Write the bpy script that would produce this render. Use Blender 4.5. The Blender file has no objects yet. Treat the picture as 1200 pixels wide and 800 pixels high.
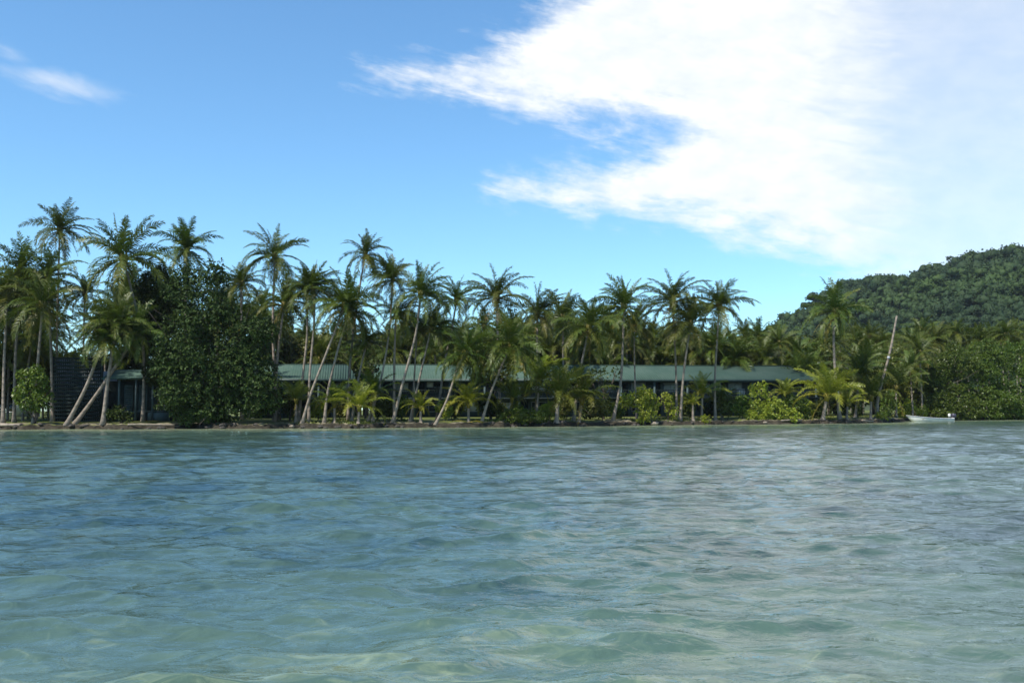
import bpy, math, random
import numpy as np
from mathutils import Matrix, Vector

R = math.radians
S = bpy.context.scene
COL = S.collection

# ------------------------------------------------------------------ camera
F_PX, W_PX, H_PX = 1152.0, 1200.0, 800.0
CAM_H = 1.9
PITCH = math.atan(79 / F_PX)
ROLL = -4 / 1200
cam_data = bpy.data.cameras.new('camera')
cam_data.sensor_width = 36.0
cam_data.lens = 36.0 * F_PX / W_PX
cam_data.clip_start = 0.1
cam_data.clip_end = 6000
cam = bpy.data.objects.new('camera', cam_data)
COL.objects.link(cam)
CAM_ROT = Matrix.Rotation(R(90) + PITCH, 4, 'X') @ Matrix.Rotation(ROLL, 4, 'Z')
cam.matrix_world = Matrix.Translation((0, 0, CAM_H)) @ CAM_ROT
S.camera = cam
_R3 = np.array(CAM_ROT.to_3x3())


def at(px, py, Y):
    """World point seen at photo pixel (px, py), at distance Y along the world Y axis."""
    d = _R3 @ np.array([(px - 600) / F_PX, -(py - 400) / F_PX, -1.0])
    t = Y / d[1]
    return np.array([d[0] * t, Y, CAM_H + d[2] * t])


# ------------------------------------------------------------------ render settings
S.render.engine = 'CYCLES'
S.cycles.use_denoising = True
S.cycles.max_bounces = 7
S.cycles.diffuse_bounces = 2
S.cycles.glossy_bounces = 3
S.cycles.transmission_bounces = 4
S.cycles.transparent_max_bounces = 8
S.cycles.volume_bounces = 0
S.view_settings.view_transform = 'Standard'
S.view_settings.look = 'None'
S.view_settings.gamma = 1.0
S.view_settings.exposure = 0.55

# ------------------------------------------------------------------ world and sun
SUN_EL, SUN_AZ = R(55), R(-134)      # azimuth from +Y (view direction), positive to the right
SKY_STRENGTH = 0.1
sun_data = bpy.data.lights.new('sun', 'SUN')
sun_data.energy = 4.8
sun_data.angle = R(0.53)
sun_data.color = (1.0, 0.95, 0.87)
sun = bpy.data.objects.new('sun', sun_data)
sun_dir = Vector((math.sin(SUN_AZ) * math.cos(SUN_EL), math.cos(SUN_AZ) * math.cos(SUN_EL), math.sin(SUN_EL)))
sun.rotation_euler = sun_dir.to_track_quat('Z', 'Y').to_euler()
sun.location = (0, 0, 200)
COL.objects.link(sun)

world = bpy.data.worlds.new('World')
S.world = world
world.use_nodes = True


class NT:
    """Small helper for writing node trees."""

    def __init__(self, tree):
        self.t = tree
        self.n = tree.nodes
        self.l = tree.links

    def node(self, kind, **kw):
        nd = self.n.new(kind)
        for k, v in kw.items():
            setattr(nd, k, v)
        return nd

    def put(self, sock, v):
        if isinstance(v, bpy.types.NodeSocket):
            self.l.new(v, sock)
        elif v is not None:
            sock.default_value = v

    def math(self, op, a, b=None, c=None, clamp=False):
        nd = self.node('ShaderNodeMath', operation=op, use_clamp=clamp)
        self.put(nd.inputs[0], a)
        if b is not None:
            self.put(nd.inputs[1], b)
        if c is not None:
            self.put(nd.inputs[2], c)
        return nd.outputs[0]

    def vmath(self, op, a, b=None):
        nd = self.node('ShaderNodeVectorMath', operation=op)
        self.put(nd.inputs[0], a)
        if b is not None:
            self.put(nd.inputs[1], b)
        return nd.outputs[0]

    def xyz(self, x, y, z):
        nd = self.node('ShaderNodeCombineXYZ')
        for s, v in zip(nd.inputs, (x, y, z)):
            self.put(s, v)
        return nd.outputs[0]

    def noise(self, vec, scale, detail=4, rough=0.55, dist=0.0, color=False):
        nd = self.node('ShaderNodeTexNoise')
        if vec is not None:
            self.put(nd.inputs['Vector'], vec)
        nd.inputs['Scale'].default_value = scale
        nd.inputs['Detail'].default_value = detail
        nd.inputs['Roughness'].default_value = rough
        nd.inputs['Distortion'].default_value = dist
        return nd.outputs['Color' if color else 'Fac']

    def mix(self, fac, a, b, blend='MIX'):
        nd = self.node('ShaderNodeMix', data_type='RGBA', blend_type=blend)
        self.put(nd.inputs[0], fac)
        for s, v in ((nd.inputs[6], a), (nd.inputs[7], b)):
            if isinstance(v, tuple) and len(v) == 3:
                v = (*v, 1)
            self.put(s, v)
        return nd.outputs[2]

    def smooth(self, v, lo, hi, a=0.0, b=1.0):
        nd = self.node('ShaderNodeMapRange', interpolation_type='SMOOTHSTEP')
        self.put(nd.inputs[0], v)
        for i, q in enumerate((lo, hi, a, b)):
            self.put(nd.inputs[i + 1], q)
        return nd.outputs[0]

    def curve(self, v, pts):
        """A float curve through (x, y) points given in their own units."""
        xs = [p[0] for p in pts]
        ys = [p[1] for p in pts]
        x0, x1, y0, y1 = min(xs), max(xs), min(ys), max(ys)
        u = self.math('DIVIDE', self.math('SUBTRACT', v, x0), x1 - x0, clamp=True)
        nd = self.node('ShaderNodeFloatCurve')
        cv = nd.mapping.curves[0]
        q = [((x - x0) / (x1 - x0), (y - y0) / (y1 - y0)) for x, y in pts]
        cv.points[0].location = q[0]
        cv.points[1].location = q[-1]
        for p in q[1:-1]:
            cv.points.new(*p)
        for p in cv.points:
            p.handle_type = 'AUTO_CLAMPED'
        nd.mapping.update()
        self.put(nd.inputs['Value'], u)
        return self.math('MULTIPLY_ADD', nd.outputs[0], y1 - y0, y0)


def build_sky():
    k = NT(world.node_tree)
    k.n.clear()
    out = k.node('ShaderNodeOutputWorld')
    bg = k.node('ShaderNodeBackground')
    bg.inputs['Strength'].default_value = SKY_STRENGTH
    k.l.new(bg.outputs[0], out.inputs[0])
    sky = k.node('ShaderNodeTexSky', sky_type='NISHITA')
    sky.sun_disc = False
    sky.sun_elevation = SUN_EL
    sky.sun_rotation = SUN_AZ
    sky.altitude = 0
    sky.air_density = 1.0
    sky.dust_density = 0.15
    sky.ozone_density = 2.5
    tc = k.node('ShaderNodeTexCoord').outputs['Generated']
    sp = k.node('ShaderNodeSeparateXYZ')
    k.l.new(tc, sp.inputs[0])
    dx, dy, dz = sp.outputs
    # compass bearing and elevation in hundredths of a radian
    az = k.math('MULTIPLY', k.math('ARCTAN2', dx, dy), 100.0)
    el = k.math('MULTIPLY', k.math('ARCSINE', dz), 100.0)
    A = lambda x: 100 * math.atan((x - 600) / F_PX)
    E = lambda x, y: 100 * math.atan((479 - y) / F_PX * math.cos(math.atan((x - 600) / F_PX)))
    line = lambda pts: [(A(x), E(x, y)) for x, y in pts]
    up1 = k.curve(az, line([(380, 84), (400, 80), (450, 70), (500, 62), (535, 50), (570, 36), (610, 18), (650, -10), (720, -90), (800, -300), (1400, -900)]))
    lo1 = k.curve(az, line([(380, 84), (400, 88), (430, 97), (500, 103), (550, 112), (585, 122), (630, 138), (690, 148), (740, 152), (790, 158), (830, 190), (900, 260), (1400, 330)]))
    up2 = k.curve(az, line([(555, 214), (580, 200), (610, 193), (670, 200), (715, 192), (750, 176), (795, 145), (850, 100), (950, -50), (1400, -400)]))
    lo2 = k.curve(az, line([(555, 214), (590, 232), (650, 243), (700, 252), (750, 262), (800, 270), (850, 282), (900, 296), (950, 312), (1000, 328), (1100, 352), (1400, 400)]))
    s1 = k.math('MINIMUM', k.math('SUBTRACT', up1, el), k.math('SUBTRACT', el, lo1))
    s2 = k.math('MINIMUM', k.math('SUBTRACT', up2, el), k.math('SUBTRACT', el, lo2))
    s1 = k.math('MINIMUM', s1, k.math('MULTIPLY', k.math('SUBTRACT', az, A(398)), 1.2))
    s2 = k.math('MINIMUM', s2, k.math('MULTIPLY', k.math('SUBTRACT', az, A(572)), 1.2))
    s3 = k.math('MINIMUM', k.math('MULTIPLY_ADD', k.math('SUBTRACT', az, A(690)), 0.26, -1.2), k.math('MINIMUM', k.math('SUBTRACT', up1, el), k.math('SUBTRACT', el, lo2)))
    s = k.math('MAXIMUM', k.math('MAXIMUM', s1, s2), s3)

    def wisp(x, y, rx, ry, slope=0.0):
        a = k.math('DIVIDE', k.math('SUBTRACT', az, A(x)), 100 * rx / F_PX)
        b = k.math('SUBTRACT', el, E(x, y))
        b = k.math('SUBTRACT', b, k.math('MULTIPLY', k.math('SUBTRACT', az, A(x)), slope))
        b = k.math('DIVIDE', b, 100 * ry / F_PX)
        r = k.math('SQRT', k.math('ADD', k.math('MULTIPLY', a, a), k.math('MULTIPLY', b, b)))
        return k.math('MULTIPLY', k.math('SUBTRACT', 1.0, r), 100 * ry / F_PX)
    # streaky noise; streaks run along the bearing and tip slightly downwards
    wv = k.xyz(k.math('MULTIPLY', az, 0.055), k.math('MULTIPLY_ADD', az, 0.045, k.math('MULTIPLY', el, 0.22)), 3.1)
    warp = k.vmath('SCALE', k.vmath('SUBTRACT', k.noise(wv, 1.1, 3, 0.5, color=True), (0.5, 0.5, 0.5)))
    warp.node.inputs['Scale'].default_value = 0.7
    wv2 = k.vmath('ADD', wv, warp)
    fib = k.noise(wv2, 2.1, 9, 0.62)
    puff = k.noise(k.xyz(k.math('MULTIPLY', az, 0.16), k.math('MULTIPLY', el, 0.25), 0.7), 1.6, 7, 0.6)
    n = k.math('ADD', k.math('MULTIPLY', k.math('SUBTRACT', fib, 0.51), 8.5), k.math('MULTIPLY', k.math('SUBTRACT', puff, 0.5), 5.0))
    d = k.smooth(k.math('ADD', s, n), -1.3, 4.0)
    w = k.math('MAXIMUM', wisp(52, 86, 80, 15, -0.12), wisp(0, 56, 34, 11, -0.25))
    wn = k.math('MULTIPLY', k.math('SUBTRACT', fib, 0.5), 3.2)
    wd = k.math('MULTIPLY', k.smooth(k.math('ADD', w, wn), -0.3, 1.6), 0.5)
    d = k.math('MAXIMUM', d, wd)
    # thin veil on the right, streaked
    thin = k.smooth(k.math('ADD', az, k.math('MULTIPLY', k.math('SUBTRACT', fib, 0.5), 26.0)), A(930), A(1110), 1.0, 0.55)
    veil = k.math('MULTIPLY', thin, k.smooth(fib, 0.25, 0.6, 0.9, 1.0))
    d = k.math('MULTIPLY', d, veil)
    # the bank ends well round to the right and behind
    d = k.math('MULTIPLY', d, k.smooth(az, 95, 130, 1.0, 0.25))
    tint = k.mix(1.0, sky.outputs[0], (0.86, 1.24, 1.40), 'MULTIPLY')
    cl = k.mix(k.smooth(puff, 0.3, 0.7), (6.6, 6.95, 7.3), (7.6, 7.65, 7.6))
    col = k.mix(k.math('MULTIPLY', d, 0.97), tint, cl)
    k.l.new(col, bg.inputs['Color'])


build_sky()

# ------------------------------------------------------------------ object helpers


def tag(o, label=None, cat=None, group=None, kind=None):
    for key, v in (('label', label), ('category', cat), ('group', group), ('kind', kind)):
        if v:
            o[key] = v
    return o


def empty(name, loc, rz=0.0):
    o = bpy.data.objects.new(name, None)
    o.location = [float(v) for v in loc]
    o.rotation_euler = (0, 0, rz)
    o.empty_display_size = 0.3
    COL.objects.link(o)
    return o


def link(name, me, parent=None, loc=None):
    o = bpy.data.objects.new(name, me)
    COL.objects.link(o)
    if parent is not None:
        o.parent = parent
    if loc is not None:
        o.location = [float(v) for v in loc]
    return o


def kids(o):
    return [c for c in COL.objects if c.parent == o]


class MB:
    """Collects vertices and faces for one mesh."""

    def __init__(self):
        self.v, self.f, self.a, self.m, self.nv = [], [], [], [], 0

    def add(self, v, f, age=0.0, mat=0):
        v = np.asarray(v, float).reshape(-1, 3)
        f = np.asarray(f, int)
        self.v.append(v)
        self.f.append(f + self.nv)
        self.a.append(np.full(len(v), age) if np.isscalar(age) else np.asarray(age, float))
        self.m.append(np.full(len(f), mat))
        self.nv += len(v)

    def box(self, c, size, rz=0.0, mat=0):
        x, y, z = [q / 2 for q in size]
        v = np.array([[i, j, k] for i in (-x, x) for j in (-y, y) for k in (-z, z)])
        cs, sn = math.cos(rz), math.sin(rz)
        v = np.stack([v[:, 0] * cs - v[:, 1] * sn, v[:, 0] * sn + v[:, 1] * cs, v[:, 2]], 1) + np.asarray(c)
        f = [[0, 1, 3, 2], [4, 6, 7, 5], [0, 4, 5, 1], [2, 3, 7, 6], [0, 2, 6, 4], [1, 5, 7, 3]]
        self.add(v, f, mat=mat)

    def bar(self, a, b, w, h=None):
        """A square bar from a to b."""
        h = h or w
        a, b = np.asarray(a, float), np.asarray(b, float)
        t = (b - a) / np.linalg.norm(b - a)
        up = np.array([0, 0, 1.0]) if abs(t[2]) < 0.95 else np.array([1.0, 0, 0])
        s = np.cross(t, up); s /= np.linalg.norm(s)
        u = np.cross(s, t)
        v = [p + i * s * w / 2 + j * u * h / 2 for p in (a, b) for i, j in ((-1, -1), (1, -1), (1, 1), (-1, 1))]
        self.add(v, [[3, 2, 1, 0], [4, 5, 6, 7], [0, 1, 5, 4], [1, 2, 6, 5], [2, 3, 7, 6], [3, 0, 4, 7]])

    def tube(self, pts, rad, n=8, age=0.0):
        pts = np.asarray(pts, float)
        rad = np.asarray(rad, float) * np.ones(len(pts))
        t = np.gradient(pts, axis=0)
        t /= np.linalg.norm(t, axis=1)[:, None] + 1e-9
        ref = np.array([0.31, 0.95, 0.05])
        s = np.cross(t, ref); s /= np.linalg.norm(s, axis=1)[:, None] + 1e-9
        u = np.cross(s, t)
        a = np.linspace(0, 2 * np.pi, n, endpoint=False)
        ring = pts[:, None] + rad[:, None, None] * (np.cos(a)[None, :, None] * s[:, None] + np.sin(a)[None, :, None] * u[:, None])
        m = len(pts)
        i = np.arange(m - 1)[:, None] * n
        j = np.arange(n)[None]
        jn = (j + 1) % n
        f = np.stack([i + j, i + jn, i + n + jn, i + n + j], -1).reshape(-1, 4)
        self.add(ring.reshape(-1, 3), f, age)
        # end caps as fans of quads
        for base, flip in ((0, False), ((m - 1) * n, True)):
            for q in range(1, n - 1, 2):
                idx = [base, base + q, base + q + 1, base + (q + 2) % n]
                if idx[3] == base:
                    idx = idx[:3] + [idx[2]]
                    continue
                self.f.append(np.array([idx[::-1] if not flip else idx]) + self.nv - len(ring.reshape(-1, 3)))
                self.m.append(np.zeros(1, int))

    def mesh(self, name, mats, smooth=False, attr=False):
        v = np.concatenate(self.v)
        me = bpy.data.meshes.new(name)
        quads = all(f.ndim == 2 and f.shape[1] == 4 for f in self.f)
        if quads:
            f = np.concatenate(self.f)
            me.vertices.add(len(v))
            me.vertices.foreach_set('co', v.astype(np.float32).ravel())
            me.loops.add(f.size)
            me.loops.foreach_set('vertex_index', f.astype(np.int32).ravel())
            me.polygons.add(len(f))
            me.polygons.foreach_set('loop_start', np.arange(0, f.size, 4, dtype=np.int32))
            me.polygons.foreach_set('loop_total', np.full(len(f), 4, dtype=np.int32))
        else:
            me.from_pydata(v.tolist(), [], [list(map(int, q)) for f in self.f for q in f])
        mi = np.concatenate(self.m)
        if len(mats) > 1:
            me.polygons.foreach_set('material_index', mi.astype(np.int32))
        if smooth:
            me.polygons.foreach_set('use_smooth', np.ones(len(me.polygons), bool))
        if attr:
            at_ = me.attributes.new('age', 'FLOAT', 'POINT')
            at_.data.foreach_set('value', np.concatenate(self.a).astype(np.float32))
        me.update(calc_edges=True)
        me.validate()
        for m in mats:
            me.materials.append(m)
        return me

    def build(self, name, mat, parent=None, smooth=False, attr=False, loc=None):
        mats = mat if isinstance(mat, (list, tuple)) else [mat]
        return link(name, self.mesh(name, mats, smooth, attr), parent, loc)


def spline(pts, n=18):
    """Catmull-Rom curve through pts."""
    p = np.asarray(pts, float)
    if len(p) == 2:
        return p[0] + (p[1] - p[0]) * np.linspace(0, 1, n)[:, None]
    q = np.vstack([2 * p[0] - p[1], p, 2 * p[-1] - p[-2]])
    out = []
    for i in range(len(p) - 1):
        a, b, c, d = q[i:i + 4]
        k = max(4, n // (len(p) - 1))
        for t in np.linspace(0, 1, k, endpoint=False):
            out.append(0.5 * (2 * b + (c - a) * t + (2 * a - 5 * b + 4 * c - d) * t * t + (3 * b - a - 3 * c + d) * t ** 3))
    out.append(p[-1])
    return np.array(out)


# ------------------------------------------------------------------ materials


def new_mat(name):
    m = bpy.data.materials.new(name)
    m.use_nodes = True
    k = NT(m.node_tree)
    b = k.n['Principled BSDF']
    return m, k, b


def mat_plain(name, col, rough=0.6, var=0.25, scale=2.0, spec=0.4, bump=0.0, bscale=12):
    m, k, b = new_mat(name)
    tc = k.node('ShaderNodeTexCoord').outputs['Object']
    n = k.noise(tc, scale, 6, 0.6)
    dark = tuple(c * (1 - var) for c in col)
    light = tuple(min(1, c * (1 + var)) for c in col)
    k.put(b.inputs['Base Color'], k.mix(k.smooth(n, 0.3, 0.7), dark, light))
    b.inputs['Roughness'].default_value = rough
    b.inputs['Specular IOR Level'].default_value = spec
    if bump:
        bp = k.node('ShaderNodeBump')
        bp.inputs['Strength'].default_value = bump
        bp.inputs['Distance'].default_value = 0.05
        k.put(bp.inputs['Height'], k.noise(tc, bscale, 5, 0.6))
        k.put(b.inputs['Normal'], bp.outputs[0])
    return m


def mat_leaf(name, green, old, rough=0.5, transl=0.3, hue_var=0.35, spec=0.35):
    """Leaf: green to old by the age attribute, varied from plant to plant and clump to clump."""
    m, k, b = new_mat(name)
    age = k.node('ShaderNodeAttribute', attribute_name='age').outputs['Fac']
    info = k.node('ShaderNodeObjectInfo')
    geo = k.node('ShaderNodeNewGeometry')
    n = k.noise(geo.outputs['Position'], 0.9, 3, 0.6)
    base = k.mix(age, green, old)
    br = k.math('ADD', k.math('MULTIPLY', info.outputs['Random'], hue_var), k.math('MULTIPLY', n, 0.5))
    br = k.math('ADD', br, 0.75 - hue_var / 2)
    rgb = k.xyz(br, br, br)
    col = k.vmath('MULTIPLY', base, rgb)
    hs = k.node('ShaderNodeHueSaturation')
    k.put(hs.inputs['Color'], col)
    k.put(hs.inputs['Hue'], k.math('MULTIPLY_ADD', info.outputs['Random'], 0.03, 0.485))
    col = hs.outputs[0]
    k.put(b.inputs['Base Color'], col)
    b.inputs['Roughness'].default_value = rough
    b.inputs['Specular IOR Level'].default_value = spec
    tr = k.node('ShaderNodeBsdfTranslucent')
    k.put(tr.inputs['Color'], k.mix(0.5, col, (green[0] * 1.6, green[1] * 1.5, green[2] * 0.6)))
    mx = k.node('ShaderNodeMixShader')
    mx.inputs[0].default_value = transl
    k.l.new(b.outputs[0], mx.inputs[1])
    k.l.new(tr.outputs[0], mx.inputs[2])
    k.l.new(mx.outputs[0], k.n['Material Output'].inputs['Surface'])
    return m


def mat_trunk(name, col, ring=9.0):
    m, k, b = new_mat(name)
    tc = k.node('ShaderNodeTexCoord').outputs['Object']
    sp = k.node('ShaderNodeSeparateXYZ')
    k.l.new(tc, sp.inputs[0])
    n = k.noise(tc, 1.6, 6, 0.65)
    z = k.math('ADD', k.math('MULTIPLY', sp.outputs[2], ring), k.math('MULTIPLY', n, 3.0))
    rings = k.smooth(k.math('SINE', z), -0.2, 0.9)
    c = k.mix(k.math('MULTIPLY', rings, 0.35), col, tuple(q * 0.45 for q in col))
    c = k.mix(k.smooth(n, 0.45, 0.72), c, tuple(q * f for q, f in zip(col, (1.45, 1.42, 1.4))))
    k.put(b.inputs['Base Color'], c)
    b.inputs['Roughness'].default_value = 0.85
    b.inputs['Specular IOR Level'].default_value = 0.2
    bp = k.node('ShaderNodeBump')
    bp.inputs['Strength'].default_value = 0.5
    bp.inputs['Distance'].default_value = 0.04
    k.put(bp.inputs['Height'], rings)
    k.put(b.inputs['Normal'], bp.outputs[0])
    return m


M = {}
M['palm'] = mat_leaf('palm_leaf', (0.049, 0.083, 0.009), (0.20, 0.155, 0.025), 0.45, 0.25, spec=0.3)
M['young'] = mat_leaf('young_palm_leaf', (0.16, 0.20, 0.016), (0.32, 0.24, 0.04), 0.45, 0.3)
M['dark_leaf'] = mat_leaf('dark_broad_leaf', (0.017, 0.032, 0.007), (0.06, 0.085, 0.016), 0.6, 0.12, spec=0.15)
M['mangrove'] = mat_leaf('mangrove_leaf', (0.058, 0.102, 0.009), (0.12, 0.16, 0.02), 0.45, 0.25)
M['bright_leaf'] = mat_leaf('bright_shrub_leaf', (0.20, 0.25, 0.022), (0.32, 0.32, 0.05), 0.45, 0.35)
M['mid_leaf'] = mat_leaf('thicket_leaf', (0.058, 0.084, 0.010), (0.15, 0.145, 0.026), 0.5, 0.3)
M['hill_leaf'] = mat_leaf('hill_forest_leaf', (0.013, 0.033, 0.006), (0.043, 0.080, 0.010), 0.75, 0.15)
M['trunk'] = mat_trunk('palm_trunk_bark', (0.21, 0.175, 0.14))
M['dark_bark'] = mat_trunk('dark_bark', (0.075, 0.06, 0.048), 3.0)
M['rock'] = mat_plain('shore_rock', (0.06, 0.053, 0.046), 0.9, 0.5, 3.0, 0.2, 0.8, 6)
M['roof'] = mat_plain('green_metal_roof', (0.15, 0.265, 0.215), 0.55, 0.12, 0.35, 0.3)
M['fascia'] = mat_plain('dark_green_fascia', (0.03, 0.055, 0.05), 0.6)
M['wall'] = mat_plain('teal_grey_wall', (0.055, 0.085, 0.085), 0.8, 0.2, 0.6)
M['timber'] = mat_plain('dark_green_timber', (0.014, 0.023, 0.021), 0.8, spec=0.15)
M['white'] = mat_plain('white_paint', (0.60, 0.60, 0.57), 0.4, 0.08, 1.5, 0.5)
M['cream'] = mat_plain('cream_wall', (0.42, 0.44, 0.40), 0.8, 0.15, 0.5)
M['grey'] = mat_plain('dull_metal', (0.30, 0.32, 0.34), 0.5, 0.15, 3)
M['engine'] = mat_plain('engine_grey', (0.045, 0.042, 0.06), 0.4, 0.1)
M['wood'] = mat_plain('weathered_wood', (0.24, 0.20, 0.155), 0.9, 0.35, 2.5, 0.2, 0.6, 9)
M['glass'] = mat_plain('dark_glass', (0.02, 0.03, 0.035), 0.08, 0.1, 1.0, 0.6)
M['coconut'] = mat_plain('coconut_husk', (0.14, 0.12, 0.035), 0.6)
M['wet_edge'] = mat_plain('pale_foam', (0.5, 0.5, 0.45), 0.8)


def mat_roof_sheet():
    m, k, b = new_mat('green_roof_sheet')
    tc = k.node('ShaderNodeTexCoord').outputs['Object']
    n1 = k.noise(tc, 0.22, 4, 0.6)
    n2 = k.noise(k.vmath('MULTIPLY', tc, (3.0, 0.5, 0.5)), 1.2, 5, 0.65)
    c = k.mix(k.smooth(n1, 0.3, 0.7), (0.046, 0.084, 0.064), (0.066, 0.106, 0.083))
    c = k.mix(k.math('MULTIPLY', k.smooth(n2, 0.5, 0.75), 0.35), c, (0.13, 0.165, 0.13))
    k.put(b.inputs['Base Color'], c)
    b.inputs['Roughness'].default_value = 0.75
    b.inputs['Specular IOR Level'].default_value = 0.1
    sp = k.node('ShaderNodeSeparateXYZ')
    k.l.new(tc, sp.inputs[0])
    bp = k.node('ShaderNodeBump')
    bp.inputs['Strength'].default_value = 0.5
    bp.inputs['Distance'].default_value = 0.03
    k.put(bp.inputs['Height'], k.math('SINE', k.math('MULTIPLY', sp.outputs[0], 20.0)))
    k.put(b.inputs['Normal'], bp.outputs[0])
    return m


M['roof'] = mat_roof_sheet()


def mat_ground():
    m, k, b = new_mat('shore_ground')
    geo = k.node('ShaderNodeNewGeometry')
    pos = geo.outputs['Position']
    off = k.node('ShaderNodeAttribute', attribute_name='age').outputs['Fac']   # metres behind the waterline
    n = k.noise(pos, 0.35, 6, 0.65)
    n2 = k.noise(pos, 2.2, 6, 0.7)
    sand = k.mix(k.smooth(n2, 0.3, 0.7), (0.14, 0.12, 0.08), (0.26, 0.225, 0.155))
    grass = k.mix(k.smooth(n2, 0.3, 0.7), (0.055, 0.075, 0.018), (0.13, 0.14, 0.035))
    bank_dark = k.mix(k.smooth(n2, 0.35, 0.7), (0.018, 0.016, 0.011), (0.055, 0.046, 0.032))  # darker tone for the bank next to the waterline
    g = k.smooth(k.math('ADD', n, k.math('MULTIPLY', off, 0.03)), 0.5, 0.62)
    c = k.mix(g, sand, grass)
    c = k.mix(k.smooth(k.math('ADD', off, k.math('MULTIPLY', n2, 0.8)), 1.1, 1.6), bank_dark, c)
    k.put(b.inputs['Base Color'], c)
    b.inputs['Roughness'].default_value = 0.95
    b.inputs['Specular IOR Level'].default_value = 0.15
    return m


def mat_water():
    m, k, b = new_mat('lagoon_water')
    geo = k.node('ShaderNodeNewGeometry')
    pos = geo.outputs['Position']
    shal = k.node('ShaderNodeAttribute', attribute_name='age').outputs['Fac']   # 0 deep .. 1 shallow sand shelf
    # the sea bed, looked up through the sloping surface (a slope shifts what is seen below it)
    nrm = k.vmath('MULTIPLY', geo.outputs['Normal'], (1.6, 1.6, 0.0))
    p2 = k.vmath('ADD', pos, nrm)
    big = k.noise(p2, 0.09, 3, 0.5, 0.6)
    mid = k.noise(p2, 0.55, 5, 0.6, 0.8)
    fine = k.noise(p2, 2.6, 4, 0.6, 1.0)
    bed = k.math('ADD', k.math('MULTIPLY', big, 0.36), k.math('ADD', k.math('MULTIPLY', mid, 0.48), k.math('MULTIPLY', fine, 0.30)))
    bed = k.math('ADD', bed, k.math('MULTIPLY', k.math('POWER', shal, 2.0), 0.38))
    yy = k.node('ShaderNodeSeparateXYZ')
    k.l.new(pos, yy.inputs[0])
    bed = k.math('ADD', bed, k.math('MULTIPLY', k.smooth(k.math('ADD', yy.outputs[1], k.math('MULTIPLY', mid, 8.0)), 5.0, 19.0, 1.0, 0.0), 0.22))   # the shelf of pale sand ends here
    deep = k.mix(k.smooth(bed, 0.42, 0.70), (0.013, 0.034, 0.036), (0.062, 0.105, 0.082))
    c = k.mix(k.smooth(bed, 0.66, 0.88), deep, (0.235, 0.28, 0.165))
    k.put(b.inputs['Base Color'], c)
    b.inputs['IOR'].default_value = 1.33
    chop = k.node('ShaderNodeAttribute', attribute_name='chop').outputs['Fac']
    k.put(b.inputs['Roughness'], k.math('MULTIPLY_ADD', k.math('POWER', chop, 0.8), 0.09, 0.03))
    b.inputs['Specular IOR Level'].default_value = 0.5
    rip = k.noise(k.vmath('MULTIPLY', pos, (0.75, 1.0, 1.0)), 5.5, 4, 0.6, 0.5)
    rip2 = k.noise(k.vmath('MULTIPLY', pos, (0.6, 1.0, 1.0)), 1.7, 3, 0.55, 0.4)
    bp = k.node('ShaderNodeBump')
    bp.inputs['Strength'].default_value = 1.0
    bp.inputs['Distance'].default_value = 0.021
    k.put(bp.inputs['Height'], k.math('ADD', rip, k.math('MULTIPLY', rip2, 2.4)))
    k.put(b.inputs['Normal'], bp.outputs[0])
    return m


M['ground'] = mat_ground()
M['water'] = mat_water()

# ------------------------------------------------------------------ water and ground
SHORE_PX = np.array([-900, -200, 0, 330, 600, 750, 965, 1030, 1052, 1066, 1110, 1200, 1500, 2200], float)
SHORE_Y = np.array([93, 97, 99.5, 99, 104, 111, 119, 124, 131, 142, 147, 153, 168, 190], float)
SHORE_X = (SHORE_PX - 600) / F_PX * SHORE_Y


def shore_at(x):
    """Distance Y of the waterline at world X."""
    base = np.interp(x, SHORE_X, SHORE_Y)
    return base + 0.7 * np.sin(x * 0.55 + 1.0) + 0.45 * np.sin(x * 1.31) + 0.25 * np.sin(x * 2.9 + 2)


def shore_px(px):
    Y = np.interp(px, SHORE_PX, SHORE_Y)
    return float(shore_at((px - 600) / F_PX * Y))


PROFILE_D = np.array([-12, -3, -0.6, 0.0, 0.35, 0.9, 2.2, 6, 12, 40, 120, 320, 1400], float)
PROFILE_Z = np.array([-1.5, -0.5, -0.12, 0.0, 0.28, 0.45, 0.52, 0.66, 0.82, 0.95, 1.0, 1.0, 1.0], float)


def ground_z(x, y):
    return float(np.interp(y - shore_at(x), PROFILE_D, PROFILE_Z))


def build_ground():
    xs = np.concatenate([np.linspace(-1400, -120, 20), np.linspace(-110, 130, 700), np.linspace(140, 1500, 20)])
    rng = np.random.default_rng(4)
    v = np.zeros((len(xs), len(PROFILE_D), 3))
    sy = shore_at(xs)
    v[:, :, 0] = xs[:, None]
    v[:, :, 1] = sy[:, None] + PROFILE_D[None]
    v[:, :, 2] = PROFILE_Z[None]
    j = rng.normal(0, 1, (len(xs), len(PROFILE_D)))
    v[:, 4:7, 2] += 0.06 * j[:, 4:7]
    v[:, 4:6, 1] += 0.15 * j[:, 3:5]
    n, m = v.shape[:2]
    i = np.arange(n - 1)[:, None] * m
    q = np.arange(m - 1)[None]
    f = np.stack([i + q, i + m + q, i + m + q + 1, i + q + 1], -1).reshape(-1, 4)
    b = MB()
    b.add(v.reshape(-1, 3), f, np.tile(PROFILE_D, n))
    tag(b.build('ground', M['ground'], attr=True, smooth=True), kind='structure')


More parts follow.
